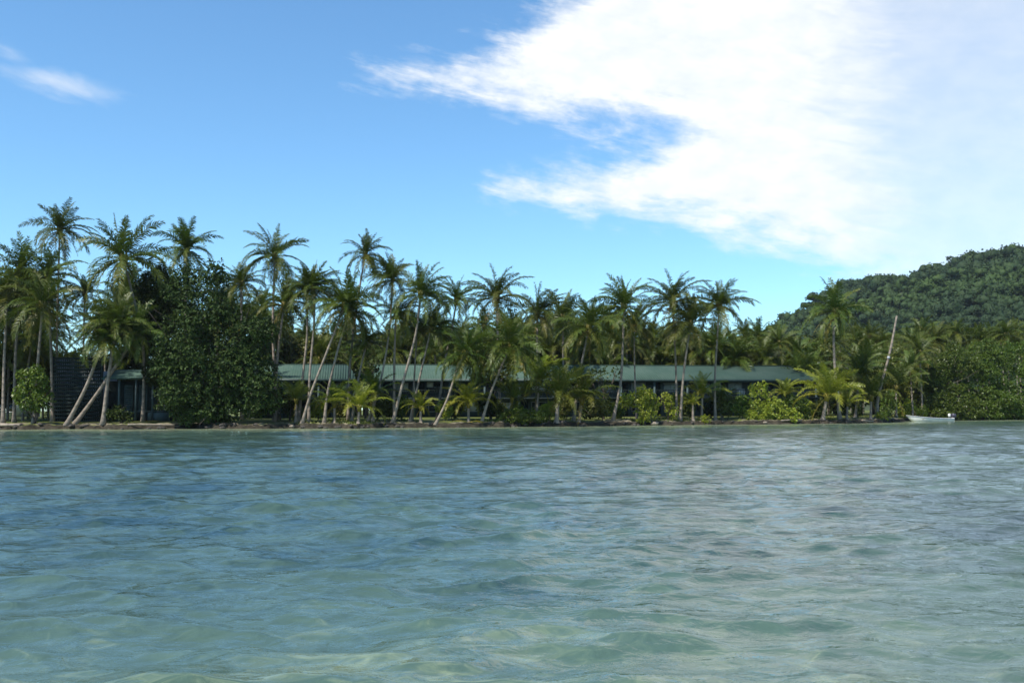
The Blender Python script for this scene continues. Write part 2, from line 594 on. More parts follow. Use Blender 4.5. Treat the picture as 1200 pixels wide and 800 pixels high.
def wave_field(x, y, spacing):
    """Gerstner sum; returns displaced coordinates."""
    rng = np.random.default_rng(11)
    K = 120
    lam = np.exp(rng.uniform(math.log(0.22), math.log(5.0), K))
    lam = np.sort(lam)[::-1]
    ang = R(97) + rng.normal(0, 0.62, K)
    ph = rng.uniform(0, 2 * np.pi, K)
    slope = 0.031 * np.exp(-((np.log(lam / 0.85)) / 1.05) ** 2) + 0.006
    dx = np.zeros_like(x); dy = np.zeros_like(x); dz = np.zeros_like(x)
    gust = 0.85 + 0.3 * np.sin(0.21 * x + 0.33 * y + 0.8 * np.sin(0.13 * x)) * np.sin(0.17 * y - 0.11 * x + 1.2)
    for i in range(K):
        kx, ky = math.cos(ang[i]), math.sin(ang[i])
        kk = 2 * np.pi / lam[i]
        amp = slope[i] / kk
        fade = np.clip((lam[i] / spacing - 2.2) / 2.5, 0, 1)
        p = kk * (kx * x + ky * y) + ph[i] + 0.5 * np.sin(0.5 * x / lam[i] ** 0.5 + i) * 0.6
        a = amp * fade * gust
        dz += a * np.sin(p)
        c = a * np.cos(p) * 0.9
        dx += kx * c
        dy += ky * c
    return x + dx, y + dy, dz


def build_water():
    ys = np.concatenate([[-900, -400, -150, -60, -25, -10, -4, 0], np.exp(np.linspace(math.log(1.2), math.log(190), 950))])
    u = np.linspace(-1, 1, 860)
    uu = np.concatenate([[-40, -8, -2.5], u * 1.0, [2.5, 8, 40]])
    half = np.clip(ys, 0, None) * 0.75 + 7
    X = uu[None] * half[:, None]
    Y = np.repeat(ys[:, None], len(uu), 1)
    sp = np.maximum(half[:, None] * 2 / 860, np.gradient(ys)[:, None]) * np.ones_like(X)
    sp[:, :4] = 99; sp[:, -4:] = 99
    sp[:9] = 99
    x, y, z = wave_field(X, Y, sp)
    d = shore_at(X) - Y
    calm = np.clip(d / 12, 0.4, 1)
    z = z * calm
    shal = np.clip(1 - d / 30, 0, 1)
    n, m = X.shape
    v = np.stack([x, y, z], -1).reshape(-1, 3)
    i = np.arange(n - 1)[:, None] * m
    q = np.arange(m - 1)[None]
    f = np.stack([i + q, i + q + 1, i + m + q + 1, i + m + q], -1).reshape(-1, 4)
    b = MB()
    b.add(v, f, shal.ravel())
    o = b.build('water', M['water'], smooth=True, attr=True)
    ch = o.data.attributes.new('chop', 'FLOAT', 'POINT')       # share of the ripples too fine for the mesh at this distance
    ch.data.foreach_set('value', np.clip((sp - 0.06) / 0.6, 0, 1).astype(np.float32).ravel())
    tag(o, kind='structure')


build_ground()
build_water()

# ------------------------------------------------------------------ foliage builders


def frond(b, az, e0, droop, L, roll, rng, n=26, wide=0.185, age=0.0, sparse=0.0, sweep=(25, 62), lw=0.014):
    """One feathered palm frond of length L growing from the origin."""
    t = np.linspace(0, 1, n + 1)
    e = e0 - droop * t ** 1.35
    step = L / n
    h = np.array([math.cos(az), math.sin(az), 0.0])
    T = np.cos(e)[:, None] * h + np.sin(e)[:, None] * np.array([0, 0, 1.0])
    P = np.vstack([[0, 0, 0], np.cumsum((T[:-1] + T[1:]) / 2 * step, axis=0)])
    side = np.array([-math.sin(az), math.cos(az), 0.0])
    bend = rng.normal(0, 0.10)
    P = P + side * (bend * L * t ** 2)[:, None]
    N = np.cross(T, side)
    N *= np.sign(N[:, 2:3] + 1e-6)
    cr, sr = math.cos(roll), math.sin(roll)
    tw = roll + 0.5 * rng.normal(0, 1) * t
    Sd = np.cos(tw)[:, None] * side + np.sin(tw)[:, None] * N
    Nn = np.cross(Sd, T)
    Nn *= np.sign(np.sum(Nn * N, 1))[:, None]
    idx = np.arange(0, n + 1, 3)
    b.tube(P[idx], 0.018 * (1.05 - 0.85 * t[idx]) * L / 1.0 * 0.55, 4, age + 0.25)
    s = np.linspace(0.13, 0.995, int(n * 1.6))
    for sg in (-1, 1):
        ss = np.clip(s + rng.normal(0, 0.006, len(s)), 0, 1)
        keep = rng.random(len(ss)) > sparse
        ss = ss[keep]
        k = len(ss)
        if not k:
            continue
        ii = ss * n
        i0 = np.minimum(ii.astype(int), n - 1)
        fr = (ii - i0)[:, None]
        p = P[i0] * (1 - fr) + P[i0 + 1] * fr
        tt = T[i0]; sd = Sd[i0]; nn = Nn[i0]
        ln = wide * L * (np.sin(np.pi * (0.14 + 0.78 * ss)) ** 0.75) * rng.uniform(0.85, 1.12, k)
        sw = np.radians(sweep[0] + (sweep[1] - sweep[0]) * ss + rng.normal(0, 6, k))[:, None]
        dr = np.cos(sw) * sd * sg + np.sin(sw) * tt + nn * rng.uniform(0.05, 0.35, k)[:, None]
        dr /= np.linalg.norm(dr, axis=1)[:, None]
        g = rng.uniform(0.35, 1.0, k)[:, None] * np.array([0, 0, -1.0])
        d2 = dr + g
        d2 /= np.linalg.norm(d2, axis=1)[:, None]
        mid = p + dr * ln[:, None] * 0.5
        tip = mid + d2 * ln[:, None] * 0.5
        w = (lw * L * rng.uniform(0.8, 1.2, k))[:, None] * tt
        v = np.stack([p - w * .6, p + w * .6, mid + w * .8, mid - w * .8, tip + w * .12, tip - w * .12], 1)
        o = (np.arange(k) * 6)[:, None]
        f = np.concatenate([o + np.array([0, 1, 2, 3]), o + np.array([3, 2, 4, 5])])
        ag = np.repeat(np.clip(age + rng.normal(0, 0.06, k) + 0.12 * ss, 0, 1), 6)
        b.add(v.reshape(-1, 3), f, ag)


def crown_mesh(name, seed, mat, n=25, young=False, wind=0.0, dead=2):
    """A palm crown of unit frond length: upright young fronds inside, drooping old ones outside."""
    rng = np.random.default_rng(seed)
    b = MB()
    off = rng.uniform(0, 7)
    up_, spread, wdir = rng.uniform(0.0, 0.22), rng.uniform(-10, 10), rng.uniform(0, 6.28)
    for i in range(n):
        if rng.random() < 0.08:
            continue
        q = i / (n - 1)
        az = off + i * 2.39996 + rng.normal(0, 0.22)
        if young:
            e0 = R(84 - 62 * q ** 1.1 + rng.normal(0, 6))
            dr = R(38 + 62 * q + rng.normal(0, 10))
        else:
            e0 = R(84 - (112 + spread) * q ** 0.95 + rng.normal(0, 10))
            dr = R(22 + 66 * math.sin(min(1.0, q * 1.25) * math.pi * 0.62) + rng.normal(0, 9))
        L = (min(1.04, 0.66 + up_ + 0.85 * q) - 0.12 * max(0, q - 0.8) * 5 * 0.5) * rng.uniform(0.87, 1.1)
        age = max(0, (q - 0.7) * 0.8) + max(0, rng.normal(0.02, 0.08))
        az -= wind * math.sin(az - wdir) * 0.6
        frond(b, az, e0, dr, L, rng.normal(0, 0.35), rng, age=min(age, 0.6), sparse=0.06 + 0.12 * q)
    for i in range(dead):
        frond(b, rng.uniform(0, 6.28), R(-45 + rng.normal(0, 8)), R(40), rng.uniform(0.6, 0.85), rng.normal(0, .5), rng, n=18, wide=0.16, age=0.95, sparse=0.35)
    # leaf bases round the growing point
    for i in range(9):
        a = i * 0.7
        b.tube([[0.02 * math.cos(a), 0.02 * math.sin(a), -0.10], [0.05 * math.cos(a), 0.05 * math.sin(a), 0.02], [0.07 * math.cos(a), 0.07 * math.sin(a), 0.1]], [0.03, 0.03, 0.012], 4, 0.7)
    return b.mesh(name, [mat], attr=True)


CROWNS = [crown_mesh('crown', 100 + i, M['palm'], n=34 + (i * 5) % 14, dead=1 + (i * 2) % 5, wind=(0, 0.5, 0.9)[i % 3]) for i in range(14)]
YOUNG = [crown_mesh('crown', 200 + i, M['young'], n=19 + i * 2, young=True, dead=i % 2) for i in range(4)]
YOUNG_DARK = [crown_mesh('crown', 300 + i, M['palm'], n=22 + i * 2, young=True, dead=1) for i in range(3)]
FAR_CROWNS = []


def nut_mesh(seed):
    rng = np.random.default_rng(seed)
    b = MB()
    for i in range(7):
        a = i * 0.9 + rng.normal(0, 0.2)
        c = np.array([0.26 * math.cos(a), 0.26 * math.sin(a), -0.30 - 0.18 * rng.random()])
        zz = np.linspace(-1, 1, 6)
        b.tube(np.stack([c[0] + 0 * zz, c[1] + 0 * zz, c[2] + 0.15 * zz], 1), 0.12 * np.sqrt(np.clip(1.02 - zz ** 2, 0.02, 1)), 7)
    return b.mesh('coconuts', [M['coconut']], smooth=True)


NUTS = [nut_mesh(5), nut_mesh(6)]
prand = random.Random(8)


def palm(label, pts, off, r, name='coconut_palm', cat='palm', group=None, crown=None, lean=0.0, rad=0.17, nuts=None, mats='trunk', tilt=0.6, dead_frond=False, Y=None):
    """A palm standing `off` metres behind the waterline; pts are photo pixels from foot to crown."""
    bx = pts[0][0]
    Yb = (shore_px(bx) + off) if Y is None else Y
    ys = [p[1] for p in pts]
    span = max(1.0, pts[0][1] - pts[-1][1])
    base = at(bx, 480, Yb)
    base[2] = ground_z(base[0], base[1]) - 0.05
    P = [np.zeros(3)]
    for px, py in pts[1:]:
        f = (pts[0][1] - py) / span
        P.append(at(px, py, Yb + lean * f) - base)
    root = empty(name, base)
    tag(root, label, cat, group)
    sp = spline(P, 22)
    q = np.linspace(0, 1, len(sp))
    rr = rad * (1.0 - 0.35 * q) + rad * 0.75 * np.exp(-q * 16)
    b = MB()
    b.tube(sp, rr, 9)
    b.build('trunk', M[mats], root, smooth=True)
    if r:
        scale = r * 1.03 * (Yb + lean) / F_PX / 0.84
        me = crown or CROWNS[prand.randrange(len(CROWNS))]
        c = link('crown', me, root, sp[-1])
        tdir = sp[-1] - sp[-4]
        tdir = tdir / np.linalg.norm(tdir)
        c.rotation_mode = 'QUATERNION'
        ax = Vector((tdir[0] * tilt, tdir[1] * tilt, 1)).normalized()
        c.rotation_quaternion = ax.to_track_quat('Z', 'Y') @ Matrix.Rotation(prand.uniform(0, 6.28), 3, 'Z').to_quaternion()
        c.scale = (scale, scale, scale * prand.uniform(0.95, 1.1))
        if nuts if nuts is not None else prand.random() < 0.5:
            link('coconuts', NUTS[prand.randrange(2)], root, sp[-1])
    return root, sp, rr


def leaf_cloud(b, lobes, n, size, seed, clump=7, age=(0.0, 0.5), shell=0.55, up=0.45, aspect=0.55, jit=0.5):
    """Leaf clumps spread through ellipsoid lobes ((centre), (radii)) - small rhombic leaves with gaps between clumps."""
    rng = np.random.default_rng(seed)
    more = []
    for c, r in lobes:
        more.append((np.asarray(c, float), np.asarray(r, float) * 0.78))
        for _ in range(11):
            dv = rng.normal(0, 1, 3); dv /= np.linalg.norm(dv)
            more.append((np.asarray(c) + dv * np.asarray(r) * 0.82, np.asarray(r) * rng.uniform(0.24, 0.40)))
    lobes = more
    vol = np.array([l[1][0] * l[1][1] * l[1][2] for l in lobes]) ** 0.75
    pick = rng.choice(len(lobes), n, p=vol / vol.sum())
    C = np.array([l[0] for l in lobes], float)[pick]
    Rr = np.array([l[1] for l in lobes], float)[pick]
    d = rng.normal(0, 1, (n, 3))
    d /= np.linalg.norm(d, axis=1)[:, None]
    rad = shell + (1.06 - shell) * rng.random(n) ** 0.7
    bumpy = 1 + 0.13 * np.sin(5.1 * d[:, 0] + 3 * pick) * np.sin(4.3 * d[:, 2] + pick) + 0.07 * rng.normal(0, 1, n)
    P = C + d * Rr * (rad * bumpy)[:, None]
    outn = d / Rr
    outn /= np.linalg.norm(outn, axis=1)[:, None]
    m = n * clump
    cen = np.repeat(P, clump, 0)
    on = np.repeat(outn, clump, 0)
    ca = np.repeat(rng.uniform(age[0], age[1], n), clump)
    a = rng.normal(0, 1, (m, 3)) + on * 0.7 + np.array([0, 0, 0.35])
    a /= np.linalg.norm(a, axis=1)[:, None]
    nn = rng.normal(0, jit, (m, 3)) + on * 0.8 + np.array([0, 0, up])
    s = np.cross(a, nn); s /= np.linalg.norm(s, axis=1)[:, None] + 1e-9
    L = size * rng.uniform(0.6, 1.25, m)
    w = L * aspect * 0.5
    st = cen + a * (size * 0.15 * rng.random(m))[:, None]
    tip = st + a * L[:, None] - np.array([0, 0, 1.0]) * (L * 0.18)[:, None]
    midp = st + a * (L * 0.5)[:, None]
    v = np.stack([st, midp + s * w[:, None], tip, midp - s * w[:, None]], 1).reshape(-1, 3)
    f = (np.arange(m) * 4)[:, None] + np.arange(4)
    b.add(v, f, np.repeat(np.clip(ca + rng.normal(0, 0.08, m), 0, 1), 4))


def broad_tree(name, label, cat, lobes_px, Y, n, size, mat, seed, group=None, trunks=1, depth=0.8, bark='dark_bark', age=(0.0, 0.5), foot=None, clump=7, trunk_r=0.2, shell=0.55, crown_name='crown', foot_spread=0.3, jit=0.5):
    """A broadleaf plant: lobes given as photo ellipses (px, py, rx, ry, dY) at distance Y."""
    L = []
    for (px, py, rx, ry, dy) in lobes_px:
        c = at(px, py, Y + dy)
        k = (Y + dy) / F_PX
        L.append((c, (rx * k, (rx + ry) / 2 * k * depth, ry * k)))
    fx = foot if foot is not None else np.mean([l[0] for l in lobes_px])
    base = at(fx, 480, Y)
    base[2] = ground_z(base[0], base[1]) - 0.04
    L = [(c - base, r) for c, r in L]
    root = empty(name, base)
    tag(root, label, cat, group)
    b = MB()
    leaf_cloud(b, L, n, size, seed, clump=clump, age=age, shell=shell, jit=jit)
    b.build(crown_name, M[mat], root, attr=True)
    rng = np.random.default_rng(seed + 1)
    t = MB()
    for q in range(trunks):
        o = np.array([rng.normal(0, foot_spread) * (q > 0), rng.normal(0, foot_spread) * (q > 0), 0])
        targets = [L[i] for i in range(len(L)) if i % trunks == q] or [L[0]]
        fork = np.mean([c for c, _ in targets], 0) * np.array([0.45, 0.45, 0.4])
        fork = fork + o * 0.7
        s = spline([o, o + (fork - o) * 0.5 + rng.normal(0, 0.1, 3), fork], 8)
        t.tube(s, np.linspace(trunk_r * 1.3, trunk_r * 0.85, len(s)), 7)
        for c, r in targets:
            mid = fork + (c - fork) * 0.5 + rng.normal(0, 0.25, 3)
            s = spline([fork, mid, c + np.array([0, 0, r[2] * 0.3])], 8)
            t.tube(s, np.linspace(trunk_r * 0.75, 0.04, len(s)), 6)
            for _ in range(3):
                e = c + rng.normal(0, 0.55, 3) * r
                s = spline([mid, (mid + e) / 2 + rng.normal(0, 0.15, 3), e], 6)
                t.tube(s, np.linspace(trunk_r * 0.35, 0.02, len(s)), 5)
    t.build('trunk', M[bark], root, smooth=True)
    return root


# ------------------------------------------------------------------ hill and far forest
RIDGE_Y = 720.0
RX = [(620, 479), (760, 455), (850, 412), (905, 383), (930, 370), (960, 352), (1000, 333), (1040, 328), (1080, 320), (1110, 310), (1150, 302), (1200, 293), (1260, 280), (1400, 262), (1600, 290), (1900, 400), (2100, 479)]
RXw = np.array([(p[0] - 600) / F_PX * RIDGE_Y for p in RX])
RHw = np.array([max(0.5, at(p[0], p[1], RIDGE_Y)[2] - 9.5 + 2.5 * math.sin(p[0] * .09)) for p in RX])
RHw[0] = 0.5; RHw[-1] = 0.5


def hill_z(x, y):
    h = np.interp(x, RXw, RHw)
    yr = RIDGE_Y + 0.08 * (x - 300)
    f = np.where(y < yr, np.clip((y - 330) / (yr - 330), 0, 1), np.clip((1250 - y) / (1250 - yr), 0, 1))
    f = np.where(y < yr, np.sin(f * np.pi / 2) ** 1.15, f * f * (3 - 2 * f))
    gul = 1 - 0.10 * (1 - f) * (1 + np.sin(x * 0.045 + y * 0.006)) - 0.05 * np.sin(x * 0.11 + y * 0.03) * (1 - f)
    return h * f * gul


def build_hill():
    x = np.linspace(-40, 1000, 130)
    y = np.linspace(320, 1260, 90)
    X, Yy = np.meshgrid(x, y, indexing='ij')
    Z = hill_z(X, Yy) - 0.2
    n, m = X.shape
    i = np.arange(n - 1)[:, None] * m
    q = np.arange(m - 1)[None]
    f = np.stack([i + q, i + m + q, i + m + q + 1, i + q + 1], -1).reshape(-1, 4)
    b = MB()
    b.add(np.stack([X, Yy, Z], -1).reshape(-1, 3), f)
    tag(b.build('hill', mat_plain('hill_soil', (0.035, 0.05, 0.02), 0.95, 0.3, 0.05), smooth=True), kind='structure')
    rng = np.random.default_rng(77)
    protos = []
    for pz in range(6):
        pb = MB()
        lobes = [((0, 0, 0), (1, 1, 0.75))] + [((rng.normal(0, .55), rng.normal(0, .55), rng.uniform(-.3, .55)), (.55, .55, .45)) for _ in range(4)]
        leaf_cloud(pb, lobes, 230, 0.17, 900 + pz, clump=3, shell=0.8, aspect=0.8, up=0.4, jit=0.38)
        th, ph = np.linspace(0.05, math.pi - 0.05, 8), np.linspace(0, 2 * math.pi, 11)[:-1]
        for c0, r0 in lobes:
            T_, P_ = np.meshgrid(th, ph, indexing='ij')
            rr0 = 0.74 + 0.10 * rng.normal(0, 1, T_.shape)
            vv = np.stack([np.sin(T_) * np.cos(P_) * rr0, np.sin(T_) * np.sin(P_) * rr0, np.cos(T_) * rr0], -1) * np.array(r0) + np.array(c0)
            ii = np.arange(7)[:, None] * 10; jj = np.arange(10)[None]
            pb.add(vv.reshape(-1, 3), np.stack([ii + jj, ii + 10 + jj, ii + 10 + (jj + 1) % 10, ii + (jj + 1) % 10], -1).reshape(-1, 4), 0.2)
        protos.append((np.concatenate(pb.v), np.concatenate(pb.f), np.concatenate(pb.a)))
    b = MB()
    count = 0
    while count < 2900:
        xx = rng.uniform(60, 640)
        yy = rng.uniform(345, 790)
        if not (60 < xx and xx / yy < 0.66 and xx / yy > 0.17):
            continue
        z = float(hill_z(np.array(xx), np.array(yy)))
        clear = math.sin(xx * 0.035 + 1) * math.sin(yy * 0.028 + xx * 0.01)
        if clear > 0.72:
            rad = rng.uniform(1.2, 2.4)
        else:
            big = math.sin(xx * 0.05 + 2 * math.sin(yy * 0.02)) * math.sin(yy * 0.043 + 0.5)
            rad = rng.uniform(2.4, 5.0) + max(0, big) * rng.uniform(1.0, 5.0) + (rng.random() < 0.06) * 3
        v, f, a = protos[rng.integers(6)]
        an = rng.uniform(0, 6.28)
        c, s = math.cos(an), math.sin(an)
        vv = np.stack([v[:, 0] * c - v[:, 1] * s, v[:, 0] * s + v[:, 1] * c, v[:, 2] * rng.uniform(0.85, 1.35)], 1) * rad
        b.add(vv + np.array([xx, yy, z + rad * 0.75]), f, np.clip(a * 0.3 + rng.uniform(-0.1, 0.4) + 0.35 * math.sin(xx * .03 + 3 * math.sin(yy * .011)) + (0.45 if clear > .72 else 0), 0, 1))
        count += 1
    tag(b.build('hill_forest', M['hill_leaf'], attr=True), 'dense dark green forest covering the hill at the right', 'forest', kind='stuff')


build_hill()

# emergent trees on the ridge line
for (px, py, r, lab) in [(1182, 291, 6, 'left tree of the flat-topped pair standing on the hill crest'),
                         (1192, 291, 6, 'right tree of the flat-topped pair standing on the hill crest'),
                         (1113, 302, 4, 'lone small tree poking above the middle of the hill ridge'),
                         (1077, 320, 5, 'small leaning tree low on the ridge left of the hill crest'),
                         (996, 329, 4, 'tiny lone tree on the lower hill shoulder beside the tall palm crown')]:
    Yr = RIDGE_Y + 8
    top = at(px, py, Yr)
    gz = float(hill_z(np.array(top[0]), np.array(Yr)))
    root = empty('ridge_tree', (top[0], Yr, gz))
    tag(root, lab, 'tree', 'trees on the hill ridge')
    k = Yr / F_PX
    b = MB()
    leaf_cloud(b, [((0, 0, top[2] - gz), (r * k, r * k, r * k * 0.42)), ((-r * k * .5, 0, top[2] - gz - 1), (r * k * .5, r * k * .5, 0.8))], 80, 0.9, int(px), clump=4)
    b.build('crown', M['hill_leaf'], root, attr=True)
    b = MB()
    b.tube([[0, 0, -1], [0.3, 0, (top[2] - gz) * .5], [0, 0, top[2] - gz]], [0.35, 0.3, 0.2], 6)
    b.build('trunk', M['dark_bark'], root)

# ------------------------------------------------------------------ buildings


def frame_box(b, x0, x1, z0, z1, y, t=0.08, d=0.08):
    for (c, s) in ((((x0 + x1) / 2, y, z1), (x1 - x0 + t, d, t)), (((x0 + x1) / 2, y, z0), (x1 - x0 + t, d, t)),
                   ((x0, y, (z0 + z1) / 2), (t, d, z1 - z0 - t)), ((x1, y, (z0 + z1) / 2), (t, d, z1 - z0 - t))):
        b.box(c, s)


def hotel(label, pxL, pxR, YL, YR, hip_right=False, seed=0):
    """Two-storey block with outside walkways under a long green metal roof. Local x runs along the front eave."""
    pL, pR = at(pxL, 440, YL), at(pxR, 440, YR)
    Ln = math.hypot(pR[0] - pL[0], pR[1] - pL[1])
    rz = math.atan2(pR[1] - pL[1], pR[0] - pL[0])
    root = empty('hotel_block', (pL[0], pL[1], 0.0), rz)
    tag(root, label, 'building')
    G, EZ, RZ, D = 0.75, 5.75, 7.75, 11.0
    wy = 2.0
    b = MB()
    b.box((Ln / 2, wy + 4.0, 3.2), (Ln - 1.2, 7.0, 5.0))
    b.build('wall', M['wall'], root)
    b = MB()   # roof: two sheets with thickness; hipped end if asked
    e0, e1 = 0.0, Ln
    r0, r1 = 0.0, Ln - (1.6 if hip_right else 0.4)
    th = 0.10
    v = []
    for dz in (0, -th):
        v += [(e0, 0, EZ + dz), (e1, 0, EZ + dz), (r1, D / 2, RZ + dz), (r0, D / 2, RZ + dz), (e0, D, EZ + dz), (e1, D, EZ + dz)]
    f = [(0, 1, 2, 3), (3, 2, 5, 4), (6, 9, 8, 7), (9, 10, 11, 8), (0, 6, 7, 1), (4, 5, 11, 10), (0, 3, 9, 6), (3, 4, 10, 9), (1, 7, 8, 2), (2, 8, 11, 5)]
    b.add(v, f)
    rf = b.build('roof', M['roof'], root)
    b = MB()
    b.box(((r0 + r1) / 2, D / 2, RZ + 0.03), (r1 - r0, 0.32, 0.07))
    b.build('ridge_cap', M['roof'], rf)
    if hip_right:
        b = MB()
        b.add([(e1 - 0.02, 0.02, EZ - 0.12), (e1 - 0.02, D - 0.02, EZ - 0.12), (r1 - 0.02, D / 2, RZ - 0.12), (r1 - 0.02, D / 2, RZ - 0.12)], [(0, 1, 2, 3)])
        b.build('hip_end', M['roof'], rf)
    b = MB()
    b.box((Ln / 2, -0.05, EZ - 0.2), (Ln + 0.1, 0.08, 0.34))
    b.build('fascia', M['fascia'], root)
    b = MB()
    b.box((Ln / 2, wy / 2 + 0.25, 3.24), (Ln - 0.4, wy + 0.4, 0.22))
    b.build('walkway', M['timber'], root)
    b = MB()
    b.box((Ln / 2, wy / 2 + 0.2, G - 0.05), (Ln - 0.2, wy + 0.6, 0.3))
    b.build('ground_slab', M['rock'], root)
    nb = max(3, int(round(Ln / 4.6)))
    bay = (Ln - 1.2) / nb
    for i in range(nb + 1):
        b = MB()
        b.box((0.6 + i * bay, 0.3, (G + EZ) / 2), (0.24, 0.24, EZ - G - 0.2))
        b.build('post', M['wall'], root)
    rng = random.Random(seed)
    for i in range(nb):
        x0 = 0.6 + i * bay
        b = MB()
        b.box((x0 + bay / 2, 0.3, 4.32), (bay - 0.26, 0.07, 0.08))
        b.box((x0 + bay / 2, 0.3, 3.5), (bay - 0.26, 0.06, 0.06))
        k = int(bay / 0.3)
        for j in range(1, k):
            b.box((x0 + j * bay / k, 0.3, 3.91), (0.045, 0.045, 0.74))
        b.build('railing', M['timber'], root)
        for z in (G + 0.1, 3.36):
            fx = x0 + bay * 0.12
            b = MB()
            frame_box(b, fx, fx + 0.95, z + 0.02, z + 2.05, wy + 0.46, 0.09, 0.1)
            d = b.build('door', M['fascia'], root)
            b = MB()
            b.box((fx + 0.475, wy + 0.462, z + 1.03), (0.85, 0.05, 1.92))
            b.build('door_leaf', M['timber'], d)
            wx = x0 + bay * 0.44
            b = MB()
            frame_box(b, wx, wx + 1.9, z + 0.75, z + 1.95, wy + 0.46, 0.09, 0.1)
            b.box((wx + 0.95, wy + 0.46, z + 1.35), (0.06, 0.09, 1.1))
            w = b.build('window', M['grey' if rng.random() < 0.5 else 'fascia'], root)
            b = MB()
            b.box((wx + 0.95, wy + 0.475, z + 1.35), (1.82, 0.03, 1.12))
            b.build('pane', M['cream' if rng.random() < 0.35 else 'glass'], w)
    return root, rz, Ln


LY = lambda px: 121.7 + (132 - 121.7) * (px - 330) / 635.0
main_hotel, hz, hL = hotel('long two-storey hotel block with dark walkways under a green metal roof', 438, 962, LY(438), LY(962), seed=1)
hotel('shorter hotel block with a green hipped roof end beside the dark broadleaf tree', 282, 421, LY(282), LY(421), hip_right=True, seed=2)


def on_walkway(px, py, dy=1.3):
    """Point on the upper walkway of the long block at photo column px."""
    Yp = LY(px) + dy
    p = at(px, py, Yp)
    return p


def fan_unit(px, label, r=0.46):
    p = on_walkway(px, 455)
    root = empty('fan_unit', (p[0], p[1], 3.36), hz)
    tag(root, label, 'air conditioner', 'fan units on the upper walkway')
    b = MB()
    b.box((0, 0, r + 0.15), (2 * r + 0.12, 0.34, 2 * r + 0.12))
    b.build('casing', M['grey'], root)
    b = MB()
    a = np.linspace(0, 2 * np.pi, 25)
    b.tube(np.stack([r * 0.9 * np.cos(a), -0.2 + 0 * a, r + 0.15 + r * 0.9 * np.sin(a)], 1), 0.05, 6)
    for q in range(4):
        c, s = math.cos(q * math.pi / 4), math.sin(q * math.pi / 4)
        b.bar((-r * .9 * c, -0.2, r + .15 - r * .9 * s), (r * .9 * c, -0.2, r + .15 + r * .9 * s), 0.025)
    b.build('grille', M['white'], root)
    b = MB()
    b.tube(np.array([[0, -0.175, r + 0.15], [0, -0.185, r + 0.15]]), [r * 0.85, r * 0.85], 20)
    b.build('fan_disc', M['white'], root)


fan_unit(853, 'left one of two round pale fans on the walkway behind the tall straight palm')
fan_unit(868, 'right one of two round pale fans on the walkway above the bright bush')


def wall_light(px, py, label):
    p = on_walkway(px, py, 2.2)
    root = empty('white_light_board', (p[0], p[1], p[2] - 0.4), hz)
    tag(root, label, 'panel')
    b = MB()
    frame_box(b, -0.42, 0.42, 0.1, 0.8, -0.02, 0.06, 0.08)
    b.build('frame', M['grey'], root)
    b = MB()
    b.box((0, 0, 0.45), (0.8, 0.05, 0.66))
    b.build('board', M['white'], root)  # plain white board added in place of the white light on the wall


wall_light(504, 451, 'small white board standing in for a white light on the dark upper wall beside leaning palms')

# white blob on the ridge end
p = at(962, 425, LY(962) + 5.5)
root = empty('roof_vent', (p[0] - 0.3, p[1], 7.68))
tag(root, 'small white vent cap on the right end of the long green roof', 'roof vent')
b = MB(); b.tube([[0, 0, 0], [0, 0, 0.35]], 0.14, 10); b.build('pipe', M['grey'], root)
b = MB(); b.tube([[0, 0, 0.35], [0, 0, 0.42], [0, 0, 0.56], [0, 0, 0.62]], [0.2, 0.25, 0.2, 0.05], 12); b.build('cap', M['white'], root)


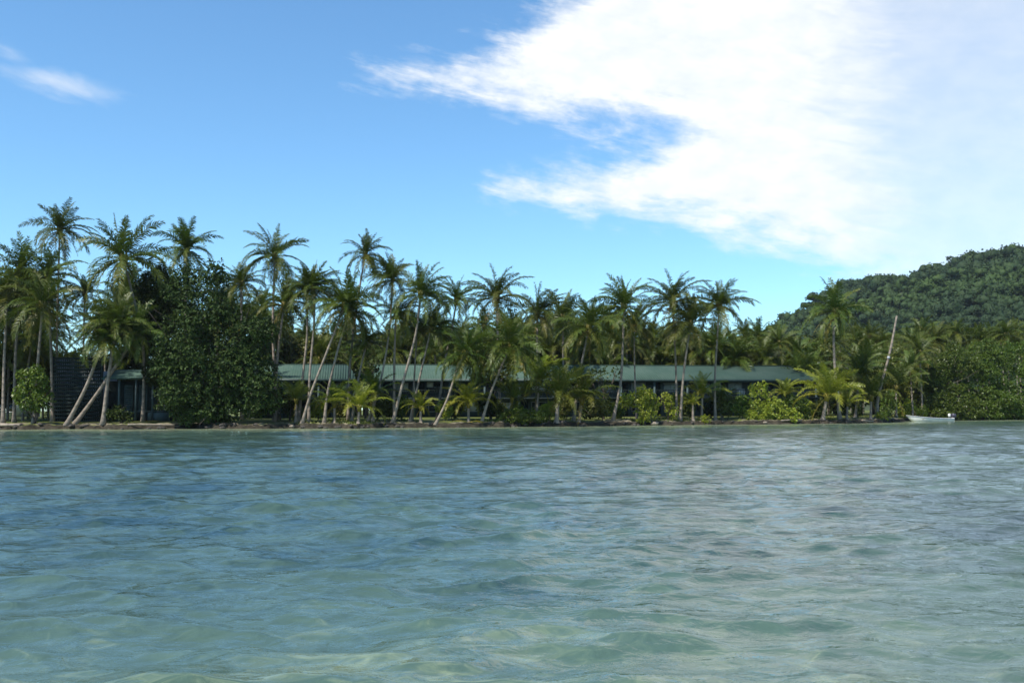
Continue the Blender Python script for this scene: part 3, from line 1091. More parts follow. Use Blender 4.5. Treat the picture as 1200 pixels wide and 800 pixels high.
def lattice_house():
    Y = 106.0
    p0 = at(62, 480, Y)
    k = Y / F_PX
    root = empty('lattice_house', (p0[0], Y, 0.0), R(2))
    tag(root, 'dark timber house with a tall lattice screen behind leaning palm trunks', 'building')
    w, ht, g = 54 * k, 7.5, 0.7
    b = MB()
    n, m = 25, 17
    for i in range(n + 1):
        b.box((i * w / n, 0, (g + ht) / 2), (0.11, 0.05, ht - g))
    for j in range(m + 1):
        b.box((w / 2, -0.052, g + j * (ht - g) / m), (w, 0.05, 0.24))
    b.build('lattice_screen', M['timber'], root)
    b = MB()
    for x in (0, w):
        b.box((x + (0.14 if x else -0.14), 0.02, (g + ht) / 2 + 0.1), (0.2, 0.2, ht - g + 0.2))
    b.build('corner_post', M['timber'], root)
    b = MB()
    b.box((w / 2, 5.0, (g + ht) / 2 - 0.6), (w - 0.1, 0.2, ht - g - 1.2))
    b.box((0.1, 2.5, (g + ht) / 2), (0.15, 4.6, ht - g))
    b.build('back_wall', M['grey'], root)
    W2 = 78 * k     # veranda wing to the right
    b = MB()
    b.box((w + W2 / 2 + 0.3, 4.2, 2.9), (W2, 5.0, 4.4))
    b.build('wall', M['timber'], root)
    zt = 5.35
    b = MB()
    v = []
    for dz in (0, -0.12):
        v += [(w + 0.3, -0.6, zt + dz), (w + W2 + 0.9, -0.6, zt + dz), (w + W2 + 0.9, 4, zt + 1.1 + dz), (w + 0.3, 4, zt + 1.1 + dz), (w + 0.3, 8.4, zt + dz), (w + W2 + 0.9, 8.4, zt + dz)]
    b.add(v, [(0, 1, 2, 3), (3, 2, 5, 4), (6, 9, 8, 7), (9, 10, 11, 8), (0, 6, 7, 1), (4, 5, 11, 10), (0, 3, 9, 6), (3, 4, 10, 9), (1, 7, 8, 2), (2, 8, 11, 5)])
    b.build('roof', M['roof'], root)
    for q in (0.25, 0.5, 0.75, 1.0):
        b = MB()
        b.box((w + 0.3 + W2 * q, -0.2, (g + zt) / 2), (0.18, 0.18, zt - g - 0.1))
        b.build('post', M['wall'], root)
    b = MB()
    b.box((w + 0.3 + W2 / 2, -0.2, 1.75), (W2, 0.1, 0.1))
    b.box((w + 0.3 + W2 * 0.84, -0.2, 1.2), (W2 * 0.32, 0.06, 0.9))
    b.build('railing', M['wall'], root)
    for q, mt in ((0.30, 'cream'), (0.52, 'cream'), (0.84, 'white')):
        xw = w + 0.3 + W2 * q
        b = MB()
        frame_box(b, xw - 0.4, xw + 0.4, 1.9, 4.6, 1.68, 0.1, 0.1)
        fr = b.build('window', M['wall'], root)
        b = MB()
        for j in range(12):
            b.box((xw, 1.66, 2.05 + j * 0.22), (0.7, 0.04, 0.15))
        b.build('louvre', M[mt] if q > 0.8 else M['wall'], fr)


lattice_house()


def far_house():
    Y = 140
    p0, p1 = at(-45, 480, Y), at(20, 480, Y)
    Ln = p1[0] - p0[0]
    root = empty('far_house', (p0[0], Y, 0.0))
    tag(root, 'pale green roofed house glimpsed between trunks at the left edge', 'building')
    b = MB(); b.box((Ln / 2, 4, 2.2), (Ln - 0.6, 7, 2.8)); b.build('wall', M['cream'], root)
    b = MB()
    v = []
    for dz in (0, -0.12):
        v += [(0, 0, 3.5 + dz), (Ln, 0, 3.5 + dz), (Ln, 4, 6.3 + dz), (0, 4, 6.3 + dz), (0, 8, 3.5 + dz), (Ln, 8, 3.5 + dz)]
    b.add(v, [(0, 1, 2, 3), (3, 2, 5, 4), (6, 9, 8, 7), (9, 10, 11, 8), (0, 6, 7, 1), (4, 5, 11, 10), (0, 3, 9, 6), (3, 4, 10, 9), (1, 7, 8, 2), (2, 8, 11, 5)])
    b.build('roof', M['roof'], root)
    for x in (1.5, 4.2, 6.6):
        b = MB(); frame_box(b, x - .5, x + .5, 1.7, 2.9, 0.48); w = b.build('window', M['white'], root)
        b = MB(); b.box((x, 0.47, 2.3), (0.95, 0.03, 1.15)); b.build('pane', M['glass'], w)


far_house()

# ------------------------------------------------------------------ boat


def boat():
    Y = 134.0
    k = Y / F_PX
    bow, stern = at(1062, 490, Y), at(1117, 490, Y)
    Ln = stern[0] - bow[0]
    root = empty('motor_boat', (bow[0], Y, 0.0), R(3))
    tag(root, 'long white open motor boat moored in front of the mangroves', 'boat')
    n = 26
    u = np.linspace(0, 1, n)
    sheer = 0.46 + 0.42 * (1 - u) ** 2.0
    beam = 0.80 * np.clip(u * 2.6, 0, 1) ** 0.6 * (1 - 0.12 * u)
    beam[0] = 0.03
    keel = -0.18 + 0.55 * np.clip(1 - u * 5, 0, 1) ** 1.5
    stem = 0.0 + 0.55 * np.clip(1 - u * 5, 0, 1)
    b = MB()
    rings = []
    for i in range(n):
        X = u[i] * Ln
        bt, z0, z1 = beam[i], keel[i], sheer[i]
        sec = [(-bt, z1), (-bt * 0.96, z1 - 0.16), (-bt * 0.90, z0 + (z1 - z0) * 0.38), (-bt * 0.55, z0 + 0.1), (0, z0), (bt * 0.55, z0 + 0.1), (bt * 0.90, z0 + (z1 - z0) * 0.38), (bt * 0.96, z1 - 0.16), (bt, z1),
               (bt - 0.05 if bt > .1 else bt * .5, z1), (bt * 0.85, z0 + (z1 - z0) * 0.4), (bt * 0.5, z0 + 0.16), (0, z0 + 0.12), (-bt * 0.5, z0 + 0.16), (-bt * 0.85, z0 + (z1 - z0) * 0.4), (-bt + 0.05 if bt > .1 else -bt * .5, z1)]
        rings.append([(X + stem[i] * 0.7 * (1 - (z - z0) / max(z1 - z0, .01)), y, z) for y, z in sec])
    v = np.array(rings)
    m = v.shape[1]
    f = [(i * m + j, i * m + (j + 1) % m, (i + 1) * m + (j + 1) % m, (i + 1) * m + j) for i in range(n - 1) for j in range(m)]
    b.add(v.reshape(-1, 3), f)
    b.box((Ln - 0.02, 0, 0.16), (0.05, 1.3, 0.66))
    b.build('hull', M['white'], root, smooth=False)
    b = MB()
    for sg in (-1, 1):
        s = np.stack([u * Ln, sg * (beam + 0.02), sheer - 0.05], 1)
        b.tube(s, 0.035, 5)
    b.build('rub_rail', M['grey'], root)
    for q in (0.32, 0.56, 0.78):
        b = MB(); b.box((q * Ln, 0, 0.36), (0.3, 1.36, 0.05)); b.build('seat', M['wood'], root)
    # outboard engine, tilted up
    b = MB()
    b.tube([[Ln + .1, 0, -0.25], [Ln + .14, 0, 0.1], [Ln + .2, 0, 0.55]], [0.07, 0.1, 0.13], 8)
    b.box((Ln + 0.08, 0, 0.45), (0.22, 0.3, 0.3))
    b.bar((Ln + .1, 0, .68), (Ln - .55, .1, .80), .05)
    en = b.build('outboard_motor', M['engine'], root)
    b = MB()
    b.tube([[Ln + .22, 0, .52], [Ln + .23, 0, .62], [Ln + .25, 0, .92], [Ln + .27, 0, 1.06], [Ln + .28, 0, 1.10]], [.24, .34, .34, .26, .05], 10)
    b.build('cowling', M['engine'], en, smooth=True)
    b = MB()
    b.tube([[Ln - .30, .12, .62], [Ln - .30, .12, .72], [Ln - .3, .12, 1.0], [Ln - .3, .12, 1.08]], [.14, .18, .18, .05], 10)
    b.build('fuel_tank', M['white'], root, smooth=True)


boat()

# ------------------------------------------------------------------ named palms of the front rows
NP = 'tall coconut palms along the shore'
C_ = CROWNS


def P(label, pts, off, r, **kw):
    return palm(label, pts, off, r, group=NP, **kw)


# left cluster
P('palm cut by the left frame edge, its heavy crown hanging low over the shore', [(4, 490), (5, 420), (9, 345)], 3, 46, lean=0.5)
P('thick crowned palm second in from the left edge, in front of the slim tall one', [(17, 490), (18, 420), (24, 318)], 6, 44)
P('drooping palm just below the slim tall palm near the left edge', [(62, 490), (60, 420), (56, 325)], 5, 42)
P('palm with low hanging fronds above the small green bush at the left', [(40, 490), (44, 430), (50, 358)], 2.5, 42, lean=-0.5)
P('slim palm rising alone above the left cluster against the sky', [(66, 490), (67, 380), (70, 270)], 10, 37, rad=0.15)
P('small thin palm in the sky gap left of the broad starry crown', [(99, 488), (98, 420), (99, 345)], 14, 27, rad=0.12)
P('broad starry palm crown standing left of the dark broadleaf tree', [(168, 490), (167, 400), (145, 304)], 6, 53, lean=-1)
P('curved palm leaning right across the lattice screen', [(78, 492), (100, 455), (113, 422), (122, 398)], 1.2, 34, lean=-0.5, rad=0.19)
P('strongly leaning palm whose trunk crosses behind another beside the lattice', [(88, 492), (118, 455), (148, 410), (156, 392)], 2.2, 40, lean=0.5, rad=0.19)
P('nearly upright palm crossing in front of a leaning trunk beside the lattice', [(121, 492), (126, 450), (133, 405), (137, 380)], 1.0, 36, lean=0, rad=0.2)
P('star crowned palm showing above the top of the dark broadleaf tree', [(216, 490), (217, 400), (219, 293)], 14, 39)
P('short palm peeping over the right shoulder of the dark broadleaf tree', [(284, 490), (283, 420), (283, 332)], 12, 31)
P('tallest full crowned palm right of the dark broadleaf tree', [(327, 492), (320, 400), (322, 300)], 9, 39)
P('palm with its crown beneath the tallest one right of the dark tree', [(322, 492), (325, 420), (333, 358)], 5, 38)
# middle-left group
P('shaded straight palm at the left of the crossed trunks before the hipped roof', [(350, 492), (355, 440), (360, 390), (359, 343)], 4, 30, rad=0.15)
P('straight pale palm second among the crossed trunks before the hipped roof', [(362, 493), (363, 440), (368, 378), (367, 338)], 3, 35, rad=0.14)
P('palm leaning right from the crossed trunks with a big low crown', [(354, 496), (364, 462), (382, 415), (404, 358)], 1.5, 42, rad=0.15)
P('gently leaning palm under the big low crown left of the roof gap', [(380, 494), (385, 455), (398, 402), (410, 366)], 2, 33, rad=0.15)
P('tall curved palm standing alone in the sky above the roof gap', [(408, 492), (410, 430), (418, 360), (428, 298)], 7, 29, rad=0.14, nuts=True)
P('low palm leaning right inside the gap between both green roofs', [(412, 493), (418, 455), (424, 425), (430, 402)], 5, 28, rad=0.13)
P('curved slender palm with a small crown right of the tall curved one', [(431, 492), (444, 455), (456, 390), (460, 328)], 4, 29, rad=0.13)
P('straight palm with a dark trunk between two curved ones', [(462, 494), (462, 430), (464, 368)], 3, 29, rad=0.15)
P('long leaning pale trunk sweeping up to a dense round crown', [(460, 496), (473, 445), (487, 392), (493, 345)], 1.5, 40, rad=0.16)
P('slim upright palm hidden behind the long leaning pale trunk', [(483, 494), (485, 450), (489, 385)], 5, 28, rad=0.12)
P('short leaning palm with its crown in front of the dark grove', [(480, 494), (490, 450), (505, 386)], 3, 32, rad=0.14)
P('round crowned palm left of the pair of starry crowns', [(512, 492), (521, 425), (528, 395), (535, 352)], 8, 33, rad=0.14)
P('low palm leaning right over the beach with an umbrella-like crown', [(510, 499), (524, 468), (536, 432), (545, 414)], 0.4, 41, rad=0.14)
P('starry palm crown with bluish sheen above the middle thicket', [(586, 492), (584, 420), (582, 350)], 12, 41)
P('leaning palm with a wide flat crown over the middle thicket', [(564, 495), (577, 455), (597, 407)], 1.5, 43, rad=0.15)
P('spiky crowned palm behind the left end of the long ridge', [(628, 490), (629, 430), (630, 368)], 22, 36)
P('narrow crowned palm next to the spiky one over the ridge', [(660, 490), (660, 430), (660, 372)], 26, 32)
P('bushy palm leaning slightly in front of the roof near the bare tree', [(672, 494), (679, 440), (690, 385)], 3, 42, rad=0.16)
P('tall smooth palm with a curved foot and neat crown before the roof', [(718, 496), (727, 450), (730, 400), (731, 360)], 1.5, 40, rad=0.17)
P('thin palm just right of the tall smooth one with curved foot', [(746, 488), (744, 440), (743, 384)], 7, 33, rad=0.12)
P('highest palm of the right trio with silvery drooping fronds', [(793, 492), (792, 430), (788, 354)], 4, 42, rad=0.14)
P('shortest palm of the right trio with a yellowish crown', [(797, 490), (801, 440), (809, 380)], 1.5, 38, rad=0.16)
P('perfectly straight palm at the right of the trio', [(838, 490), (838, 440), (843, 358)], 3, 40, rad=0.15)
# right end
rt, sp_, rr_ = P('pale trunked palm with a windblown crown against the forested hill', [(984, 493), (979, 440), (977, 395), (979, 366)], 1.5, 37, rad=0.19)


def band(root, sp, rr, frac, h, mat, name='trunk_band', grow=1.35):
    i = int(frac * (len(sp) - 1))
    t = sp[i + 1] - sp[i]
    t = t / np.linalg.norm(t)
    b = MB()
    b.tube([sp[i] - t * h / 2, sp[i] - t * h / 2 + t * 0.01, sp[i] + t * h / 2 - t * .01, sp[i] + t * h / 2], [rr[i] * 1.05, rr[i] * grow, rr[i] * grow, rr[i] * 1.05], 10)
    b.build(name, M[mat], root)


band(rt, sp_, rr_, 0.22, 0.9, 'grey')
# dead trunk
rt, sp_, rr_ = palm('bare dead palm trunk without a crown, leaning right with a pale band', [(1027, 492), (1030, 462), (1043, 412), (1051, 370)], 2.5, 0, name='dead_palm', rad=0.19, mats='trunk')
band(rt, sp_, rr_, 0.64, 0.3, 'grey', grow=1.3)

# ------------------------------------------------------------------ young and low palms on the beach
YP = 'young palms on the beach'
Yg, Yd = YOUNG, YOUNG_DARK


def Q(label, pts, off, r, crown, **kw):
    return palm(label, pts, off, r, name='young_palm', group=YP, crown=crown, nuts=False, rad=kw.pop('rad', 0.17), **kw)


Q('dark low palm at the foot of the crossed trunks', [(347, 494), (347, 470)], 2.0, 27, Yd[0])
Q('low green palm right of the crossed trunks before the hipped roof', [(392, 494), (392, 474)], 2.5, 30, Yd[1])
Q('bright low palm with an arching frond over the beach at the roof gap', [(420, 495), (421, 478)], 1.5, 33, Yg[0])
Q('low palm below the roof gap with yellowing fronds', [(437, 493), (438, 464)], 3.5, 30, Yd[2])
Q('small yellow green palm at the left end of the long block', [(493, 496), (493, 479)], 1.5, 22, Yg[1])
Q('bushy fan-shaped young palm right of the low leaning palm', [(549, 496), (549, 474)], 2.0, 30, Yg[2])
Q('thin young palm with sparse fronds between leaning trunks', [(590, 496), (600, 468)], 3, 26, Yd[0], rad=0.12)
Q('young palm standing tall against the left part of the long roof', [(628, 494), (632, 447)], 2.5, 34, Yg[3], rad=0.14)
Q('large dark spreading young palm close to the waterline', [(652, 499), (654, 466)], 0.7, 47, Yd[1], rad=0.25)
Q('brown tinged young palm left of the tall smooth palm with curved foot', [(678, 496), (682, 470)], 1.0, 36, Yd[2])
Q('yellowish stub palm beside the tall straight palms', [(812, 492), (812, 474)], 1.5, 15, Yg[1])
Q('feathery young palm under the long roof between the right trio', [(822, 490), (823, 463)], 3.5, 27, Yg[0])
Q('dark young palm right of the straight palm trunk', [(846, 490), (846, 470)], 5, 20, Yd[0])
Q('pale young palm behind the bright round bush', [(920, 490), (920, 463)], 4.5, 20, Yg[2])
Q('fountain-like young palm left of the pale trunked palm, with a hanging dead frond', [(964, 492), (969, 465)], 1.2, 40, Yg[3], rad=0.24)
Q('large upright young palm behind the pale trunked palm', [(1002, 490), (1007, 442)], 6, 38, Yd[2])
Q('low young palm at the foot of the bare dead trunk', [(1020, 491), (1021, 466)], 1.5, 32, Yd[1])
Q('dense young palm right of the bare dead trunk', [(1050, 489), (1050, 455)], 6, 34, Yd[0])
Q('small golden palm at the foot of the pale trunked palm', [(992, 491), (993, 474)], 3, 20, Yg[0])
Q('brownish young palm left of the mangroves', [(1072, 487), (1073, 448)], 5, 28, Yd[2])

# ------------------------------------------------------------------ broadleaf trees, mangroves and bushes
broad_tree('breadfruit_tree', 'big dark broadleaf tree overhanging the waterline left of the hotel', 'tree',
           [(235, 350, 42, 42, 0), (215, 400, 40, 45, -1), (275, 395, 45, 42, -0.5), (290, 445, 40, 40, -2), (235, 445, 50, 42, -2.5), (215, 470, 30, 25, -2.5), (300, 473, 28, 20, -2.5), (255, 478, 40, 18, -2.5)],
           102.5, 8500, 0.30, 'dark_leaf', 31, shell=0.4, jit=0.33, trunks=3, trunk_r=0.26, foot=250, age=(0.0, 0.7), foot_spread=2.0)
broad_tree('broadleaf_tree', 'lighter leafy tree between the starry palm and the dark broadleaf tree', 'tree',
           [(188, 345, 26, 32, 0), (178, 385, 26, 30, 0), (190, 425, 22, 30, -1)], 107, 3200, 0.30, 'dark_leaf', 32, shell=0.3, trunk_r=0.25, foot=188, age=(0.1, 0.9))
broad_tree('bush', 'small bright bush beside the lattice screen at the left', 'bush',
           [(38, 445, 20, 20, 0), (32, 468, 17, 17, -0.3), (50, 468, 14, 15, 0)], 101, 750, 0.28, 'mangrove', 33, trunk_r=0.07, age=(0.2, 1.0), trunks=2)
broad_tree('bush', 'round bright yellow-green bush at the waterline before the long block', 'bush',
           [(752, 466, 17, 13, 0), (735, 468, 10, 12, 0), (757, 484, 14, 12, -0.3), (770, 472, 8, 7, 0)], 112, 560, 0.26, 'bright_leaf', 34, trunk_r=0.06, trunks=2, age=(0.0, 0.6))
broad_tree('bush', 'large yellow-green bush at the waterline with a taller left lobe', 'bush',
           [(890, 458, 13, 10, 0), (888, 482, 19, 13, -0.3), (908, 481, 20, 14, -0.3), (925, 487, 14, 8, -0.3)], 118.5, 1000, 0.27, 'bright_leaf', 35, trunk_r=0.07, trunks=3, age=(0.0, 0.7), foot=900)
broad_tree('bush', 'darker green bush just behind the large yellow-green one', 'bush',
           [(930, 474, 15, 14, 0), (940, 484, 10, 9, 0)], 121.5, 420, 0.25, 'mangrove', 36, trunk_r=0.06, age=(0.0, 0.5))
broad_tree('bush', 'scraggly bush on a crooked stem left of the right palm trio', 'bush',
           [(783, 468, 7, 9, 0), (789, 482, 9, 7, 0), (776, 462, 4, 3, 0)], 113, 110, 0.26, 'bright_leaf', 37, trunk_r=0.07, age=(0, .5))
broad_tree('hedge', 'low dark green shrub at the waterline right of the leaning wide palm', 'shrub',
           [(597, 488, 13, 8, 0), (615, 487, 14, 9, 0), (630, 489, 10, 7, 0)], 105.6, 330, 0.25, 'mangrove', 38, trunk_r=0.05, trunks=3, age=(0.1, 0.7))
broad_tree('broadleaf_tree', 'yellow-green leafy tree behind the low leaning umbrella crowned palm', 'tree',
           [(578, 410, 20, 18, 0), (566, 435, 15, 18, 0), (590, 440, 14, 18, 0)], 111, 900, 0.32, 'mid_leaf', 39, trunk_r=0.13, foot=575)
broad_tree('bare_tree', 'thin dark tree with curling limbs and few leaves before the long roof', 'tree',
           [(703, 438, 12, 10, 0), (690, 445, 8, 8, 0), (712, 452, 10, 10, 0), (722, 436, 7, 8, 0), (706, 470, 10, 10, 0)], 116, 95, 0.3, 'mid_leaf', 40, trunk_r=0.15, foot=707)
broad_tree('broadleaf_tree', 'dark leafless-looking tree in the gap between both green roofs', 'tree',
           [(426, 437, 10, 14, 0), (438, 428, 8, 10, 0), (420, 452, 10, 10, 0)], 117, 150, 0.3, 'dark_leaf', 41, trunk_r=0.13)
broad_tree('broadleaf_tree', 'shaded shrubby tree at the right edge of the dark broadleaf tree', 'tree',
           [(335, 470, 12, 18, 0), (346, 462, 8, 14, 0)], 106, 230, 0.3, 'dark_leaf', 42, trunk_r=0.1, age=(.3, 1))
broad_tree('bush', 'small bush under the bare dead trunk', 'bush', [(1035, 487, 8, 5, 0)], 126, 70, 0.22, 'bright_leaf', 43, trunk_r=0.04)
broad_tree('bush', 'little bright bush just left of the white boat bow', 'bush', [(1070, 483, 9, 6, 0), (1082, 482, 8, 6, 0)], 139, 120, 0.25, 'bright_leaf', 44, trunk_r=0.05)
broad_tree('bush', 'tiny bush right of the yellowish stub palm', 'bush', [(827, 491, 6, 5, 0)], 114.2, 60, 0.22, 'bright_leaf', 45, trunk_r=0.04)
broad_tree('bush', 'dark low bush at the foot of the upright palm beside the lattice house', 'bush', [(137, 484, 13, 11, 0), (150, 489, 8, 6, 0)], 101.2, 190, 0.26, 'dark_leaf', 46, trunk_r=0.05, age=(.2, .9))

srng = random.Random(77)
for i, px in enumerate([345, 372, 398, 440, 452, 470, 522, 535, 572, 586, 606, 640, 662, 690, 702, 722, 790, 806, 830, 852, 868, 945, 958, 985, 1005, 1040, 1060]):
    w = srng.uniform(8, 14)
    hh = srng.uniform(7, 13)
    broad_tree('shrub', 'leafy shrub in the shaded planting between the beach and the hotel', 'shrub',
               [(px, 489 - hh, w, hh, 0), (px + srng.uniform(-8, 8), 488 - hh * 1.5, w * .7, hh * .8, .4)], shore_px(px) + srng.uniform(3.5, 8), 260, 0.28,
               ['mangrove', 'bright_leaf', 'mid_leaf', 'dark_leaf', 'mid_leaf'][i % 5], 700 + i, group='shrubs before the hotel', trunk_r=0.05, age=(0, .7))

MG = 'mangroves at the right shore'
broad_tree('mangrove_tree', 'mangrove behind the white boat, leftmost of the rounded thicket', 'mangrove',
           [(1102, 430, 24, 24, 2), (1098, 462, 22, 26, 0), (1125, 470, 24, 20, -1), (1120, 425, 26, 24, 2), (1092, 482, 14, 9, -.5), (1108, 484, 20, 8, -2), (1135, 484, 18, 8, -2)], 146, 5200, 0.27, 'mangrove', 51, group=MG, trunks=3, trunk_r=0.14, foot=1105, foot_spread=1.2)
broad_tree('mangrove_tree', 'tallest rounded mangrove in the middle of the right thicket', 'mangrove',
           [(1150, 420, 32, 22, 3), (1150, 452, 32, 28, 1), (1172, 470, 26, 17, -1), (1140, 478, 24, 11, -1.5), (1160, 484, 22, 8, -2)], 149, 6400, 0.27, 'mangrove', 52, group=MG, trunks=4, trunk_r=0.16, foot=1152, foot_spread=1.5)
broad_tree('mangrove_tree', 'mangrove cut by the right frame edge', 'mangrove',
           [(1195, 422, 30, 23, 3), (1205, 455, 34, 30, 1), (1225, 425, 30, 28, 3), (1240, 460, 30, 28, 1), (1200, 478, 22, 12, -1), (1188, 484, 22, 8, -2), (1225, 483, 26, 9, -2)], 151, 7000, 0.27, 'mangrove', 53, group=MG, trunks=4, trunk_r=0.16, foot=1210, foot_spread=1.5)

# ------------------------------------------------------------------ the grove behind: rows of palms nothing tells apart
GX = [0, 50, 62, 90, 118, 125, 200, 240, 262, 300, 330, 345, 420, 432, 450, 460, 560, 620, 700, 760, 900, 930, 1000, 1100, 1200]
GT = [296, 300, 400, 412, 400, 312, 308, 312, 320, 326, 340, 356, 366, 400, 396, 366, 360, 356, 354, 368, 370, 384, 382, 374, 376]
grng = random.Random(21)


def straight_trunk(seed, n=7):
    rng = np.random.default_rng(seed)
    h = np.linspace(0, 1, 7)
    c = rng.normal(0, 0.05, 2)
    b = MB()
    b.tube(np.stack([c[0] * h ** 2, c[1] * h ** 2, h], 1) * np.array([10, 10, 10]), 0.15 - 0.05 * h, 7)
    return b.mesh('trunk', [M['trunk']], smooth=True), c * 10


GTR = [straight_trunk(60 + i) for i in range(5)]


def grove(label, group, x0, x1, d0, d1, n, dt=(0, 26), r=(25, 36), crowns=None):
    for i in range(n):
        px = x0 + (x1 - x0) * (i + grng.uniform(0.15, 0.85)) / n
        Y = grng.uniform(d0, d1)
        rad = grng.uniform(*r) * 1.06 * 125 / Y
        top = float(np.interp(px, GX, GT)) + grng.uniform(*dt)
        cy = top + rad * 0.9
        c = at(px, cy, Y)
        gz = ground_z(c[0], Y)
        H = c[2] - gz
        tm, bend = GTR[grng.randrange(5)]
        root = empty('coconut_palm', (c[0], Y, gz))
        tag(root, label, 'palm', group)
        t = link('trunk', tm, root)
        t.scale = (1, 1, H / 10)
        cr = link('crown', (crowns or CROWNS)[grng.randrange(len(crowns or CROWNS))], root, (bend[0], bend[1], H))
        sc = rad * Y / F_PX / 0.84
        cr.rotation_euler = (grng.uniform(-.12, .12), grng.uniform(-.12, .12), grng.uniform(0, 6.28))
        cr.scale = (sc, sc, sc * grng.uniform(0.9, 1.1))


grove('coconut palm in the crowded grove behind the long green roof', 'palms of the grove behind the long roof', 445, 960, 138, 150, 40, (2, 34))
grove('coconut palm in the crowded grove behind the long green roof', 'palms of the grove behind the long roof', 450, 970, 152, 185, 26, (0, 16))
grove('coconut palm in the crowded grove behind the long green roof', 'palms of the grove behind the long roof', 440, 965, 136, 143, 24, (20, 46), r=(26, 36))
grove('coconut palm in the grove behind the roof with the hipped end', 'palms of the grove behind the hipped roof', 300, 445, 136, 165, 24, (2, 40))
grove('coconut palm standing behind the left cluster of palms', 'palms behind the left cluster', -20, 62, 108, 130, 11, (5, 80), r=(34, 42))
grove('coconut palm standing behind the lattice house', 'palms behind the lattice house', 58, 122, 125, 160, 5, (2, 15), r=(24, 32))
grove('coconut palm half hidden behind the dark broadleaf tree', 'palms behind the dark broadleaf tree', 122, 305, 112, 140, 22, (6, 80), r=(30, 38))
grove('coconut palm in the low grove between the shore and the forested hill', 'palms below the forested hill', 970, 1215, 160, 210, 32, (-4, 12), r=(24, 34))
grove('coconut palm in the grove behind the bare dead trunk', 'palms behind the bare dead trunk', 960, 1085, 136, 160, 9, (14, 46), r=(26, 34))

grove('coconut palm at the left edge of the picture, shading the shore', 'palms continuing the shore at the left edge', -190, 0, 104, 122, 16, (0, 40), r=(36, 44))

# leafy undergrowth trees behind the roofs


def thicket(label, group, x0, x1, d0, d1, n, y0, y1, seed, mat='mid_leaf'):
    rng = random.Random(seed)
    for i in range(n):
        px = x0 + (x1 - x0) * (i + rng.uniform(0.2, 0.8)) / n
        Y = rng.uniform(d0, d1)
        ty = rng.uniform(y0, y1)
        w = rng.uniform(14, 22)
        hh = (470 - ty) / 2
        broad_tree('understory_tree', label, 'tree', [(px, ty + 12, w, 14, 0), (px - w * .5, ty + 26, w * .8, 18, .5), (px + w * .5, ty + 30, w * .8, 18, -.5), (px, 452, w, 24, 0)], Y, 620, 0.5, mat, seed * 100 + i, group=group, clump=5, trunk_r=0.14, age=(0.0, 1.0), foot=px)


thicket('leafy undergrowth tree among the palm trunks behind the long green roof', 'undergrowth trees behind the long roof', 440, 975, 140, 152, 26, 390, 414, 3)
thicket('leafy undergrowth tree among the palm trunks behind the long green roof', 'undergrowth trees behind the long roof', 430, 640, 154, 166, 12, 378, 396, 23)
thicket('leafy undergrowth tree among the palm trunks behind the long green roof', 'undergrowth trees behind the long roof', 430, 985, 170, 185, 22, 390, 404, 13)
thicket('leafy undergrowth tree behind the roof with the hipped end', 'undergrowth trees behind the hipped roof', 300, 445, 138, 165, 14, 384, 408, 4)
thicket('dark undergrowth tree behind the lattice house', 'undergrowth trees behind the lattice house', 50, 300, 122, 135, 10, 408, 425, 5, 'dark_leaf')
thicket('undergrowth tree between the hotel end and the mangroves', 'undergrowth trees by the mangroves', 965, 1090, 136, 170, 12, 400, 430, 6)
thicket('dark undergrowth tree at the far left behind the palms', 'undergrowth trees at the left', -30, 55, 112, 128, 4, 400, 430, 7, 'dark_leaf')

# ------------------------------------------------------------------ rocks, driftwood and litter on the bank


def rock_mesh(seed):
    rng = np.random.default_rng(seed)
    n, m = 8, 10
    v = []
    for i in range(n + 1):
        th = math.pi * i / n
        for j in range(m):
            ph = 2 * math.pi * j / m
            r = 1 + 0.18 * math.sin(3 * ph + seed) * math.sin(2 * th) + rng.normal(0, 0.08)
            v.append((r * math.sin(th) * math.cos(ph), 0.8 * r * math.sin(th) * math.sin(ph), 0.62 * r * math.cos(th)))
    f = [(i * m + j, (i + 1) * m + j, (i + 1) * m + (j + 1) % m, i * m + (j + 1) % m) for i in range(n) for j in range(m)]
    b = MB(); b.add(v, f)
    return b.mesh('shore_rock', [M['rock']])


ROCKS = [rock_mesh(i) for i in range(5)]
rrng = random.Random(12)
for i in range(80):
    px = rrng.uniform(-10, 1075)
    Y = shore_px(px) + rrng.uniform(-0.2, 0.8)
    c = at(px, 480, Y)
    o = link('shore_rock', ROCKS[i % 5], None, (c[0], Y, max(0.02, ground_z(c[0], Y)) + 0.02))
    s = rrng.uniform(0.12, 0.34)
    o.scale = (s * rrng.uniform(1, 1.8), s, s)
    o.rotation_euler = (0, 0, rrng.uniform(0, 6.28))
    tag(o, 'dark rock in the broken edging along the waterline', 'rock', 'rocks along the waterline')


def pale_rock(px, s, label):
    Y = shore_px(px) + 0.1
    c = at(px, 480, Y)
    me = ROCKS[1].copy(); me.materials.clear(); me.materials.append(M['wood'])
    o = link('pale_rock', me, None, (c[0], Y, 0.2))
    o.scale = (s * 1.3, s, s)
    tag(o, label, 'rock')


pale_rock(896, 0.22, 'small white rock at the foot of the large yellow-green bush')
pale_rock(342, 0.24, 'pale rock at the waterline left of the crossed trunks')
pale_rock(767, 0.36, 'pale grey boulder at the foot of the round bright bush')
pale_rock(616, 0.2, 'white stone under the low dark shrub at the waterline')


def driftwood(label, pts, rad, off=0.3, mat='wood'):
    base = None
    P_ = []
    for px, dz in pts:
        Y = shore_px(px) + off
        c = at(px, 480, Y)
        P_.append(np.array([c[0], Y, max(0.05, ground_z(c[0], Y)) + dz]))
    base = P_[0].copy()
    b = MB()
    s = spline([p_ - base for p_ in P_], 12)
    b.tube(s, np.linspace(rad, rad * 0.5, len(s)), 7)
    o = b.build('driftwood', M[mat], None, smooth=True, loc=base)
    tag(o, label, 'log')


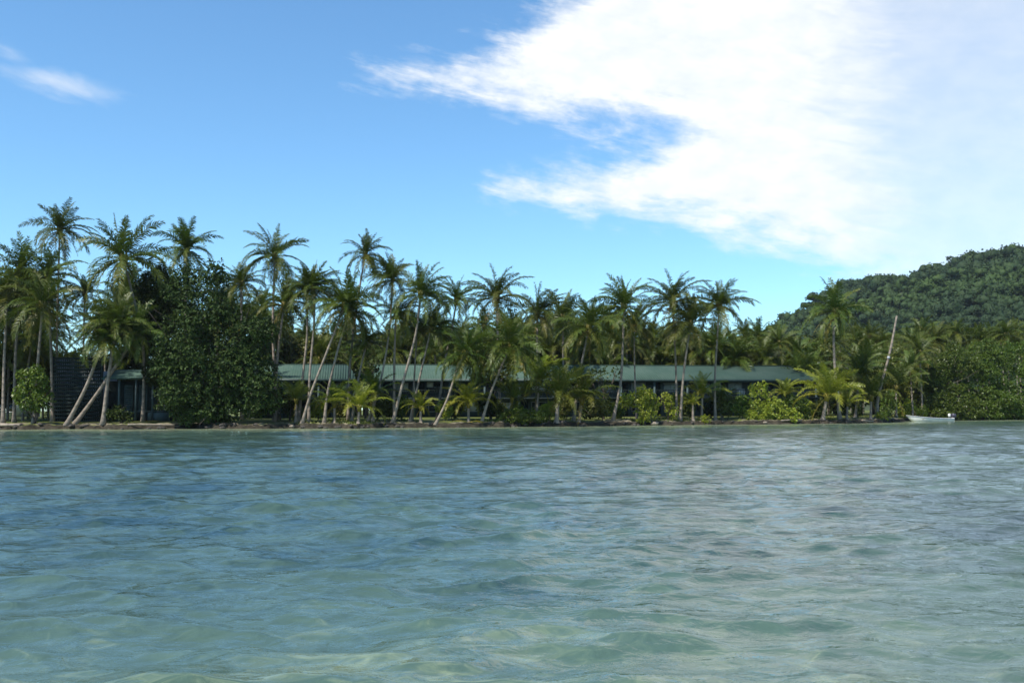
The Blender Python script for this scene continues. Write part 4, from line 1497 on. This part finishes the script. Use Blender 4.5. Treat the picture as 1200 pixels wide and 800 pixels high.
driftwood('fallen grey log on the bank at the left edge', [(-6, 0.15), (10, 0.2), (24, 0.12)], 0.22)
driftwood('pale driftwood log lying right of the large yellow-green bush', [(938, 0.12), (928, 0.2), (915, 0.1)], 0.16)
driftwood('thin fallen trunk in the shade below the dark broadleaf tree', [(150, 0.2), (178, 0.25), (205, 0.18)], 0.11)
driftwood('grey driftwood beside the foot of the bare dead trunk', [(1010, 0.1), (1020, 0.16), (1034, 0.08)], 0.14)

# a fallen yellow frond
b = MB()
frond(b, 0.3, R(12), R(25), 1.9, 0.3, np.random.default_rng(3), n=18, age=0.9)
frond(b, 2.9, R(18), R(30), 1.6, 0.3, np.random.default_rng(4), n=18, age=0.85)
Yf = shore_px(548) + 0.5
c = at(548, 480, Yf)
o = b.build('fallen_frond', M['young'], None, attr=True, loc=(c[0], Yf, 0.5))
tag(o, 'yellow dead frond lying on the sand below the fan-shaped young palm', 'frond')

# short grass on the bank
def grass():
    rng = np.random.default_rng(9)
    n = 16000
    px = rng.uniform(-20, 1085, n)
    Y0 = np.interp(px, SHORE_PX, SHORE_Y)
    x = (px - 600) / F_PX * Y0
    dd = rng.uniform(0.9, 9, n)
    y = shore_at(x) + dd
    patch = np.sin(x * 0.35 + 1.3) + 0.7 * np.sin(x * 0.9 + y * 0.4) + 0.5 * rng.normal(0, 1, n)
    k = (patch > 0.55) & (px > 325)
    x, y, dd = x[k], y[k], dd[k]
    z = np.interp(dd, PROFILE_D, PROFILE_Z) - 0.03
    h = rng.uniform(0.08, 0.26, len(x))
    a = rng.uniform(0, 3.14, len(x))
    wx, wy = np.cos(a) * 0.09, np.sin(a) * 0.09
    lx, ly = rng.normal(0, 0.08, len(x)), rng.normal(0, 0.08, len(x))
    v = np.stack([np.stack([x - wx, y - wy, z], 1), np.stack([x + wx, y + wy, z], 1), np.stack([x + lx + wx * .3, y + ly + wy * .3, z + h], 1), np.stack([x + lx - wx * .3, y + ly - wy * .3, z + h], 1)], 1)
    f = (np.arange(len(x)) * 4)[:, None] + np.arange(4)
    b = MB()
    b.add(v.reshape(-1, 3), f, np.repeat(rng.uniform(0, 0.9, len(x)), 4))
    tag(b.build('grass', M['mid_leaf'], attr=True), 'short patchy grass on the bank under the palms', 'grass', kind='stuff')


grass()


# ------------------------------------------------------------------ sea air
def haze():
    b = MB()
    x0, x1, y0, y1, z0, z1 = -1450.0, 1550.0, -950.0, 1700.0, -3.0, 190.0
    b.box(((x0 + x1) / 2, (y0 + y1) / 2, (z0 + z1) / 2), (x1 - x0, y1 - y0, z1 - z0))
    m = bpy.data.materials.new('sea_air')
    m.use_nodes = True
    k = NT(m.node_tree)
    k.n.clear()
    out = k.node('ShaderNodeOutputMaterial')
    v = k.node('ShaderNodeVolumePrincipled')
    v.inputs['Color'].default_value = (0.80, 0.90, 1.0, 1)
    v.inputs['Density'].default_value = HAZE
    v.inputs['Anisotropy'].default_value = 0.2
    k.l.new(v.outputs[0], out.inputs['Volume'])
    tag(b.build('haze', m), kind='stuff')


HAZE = 0.00006
haze()
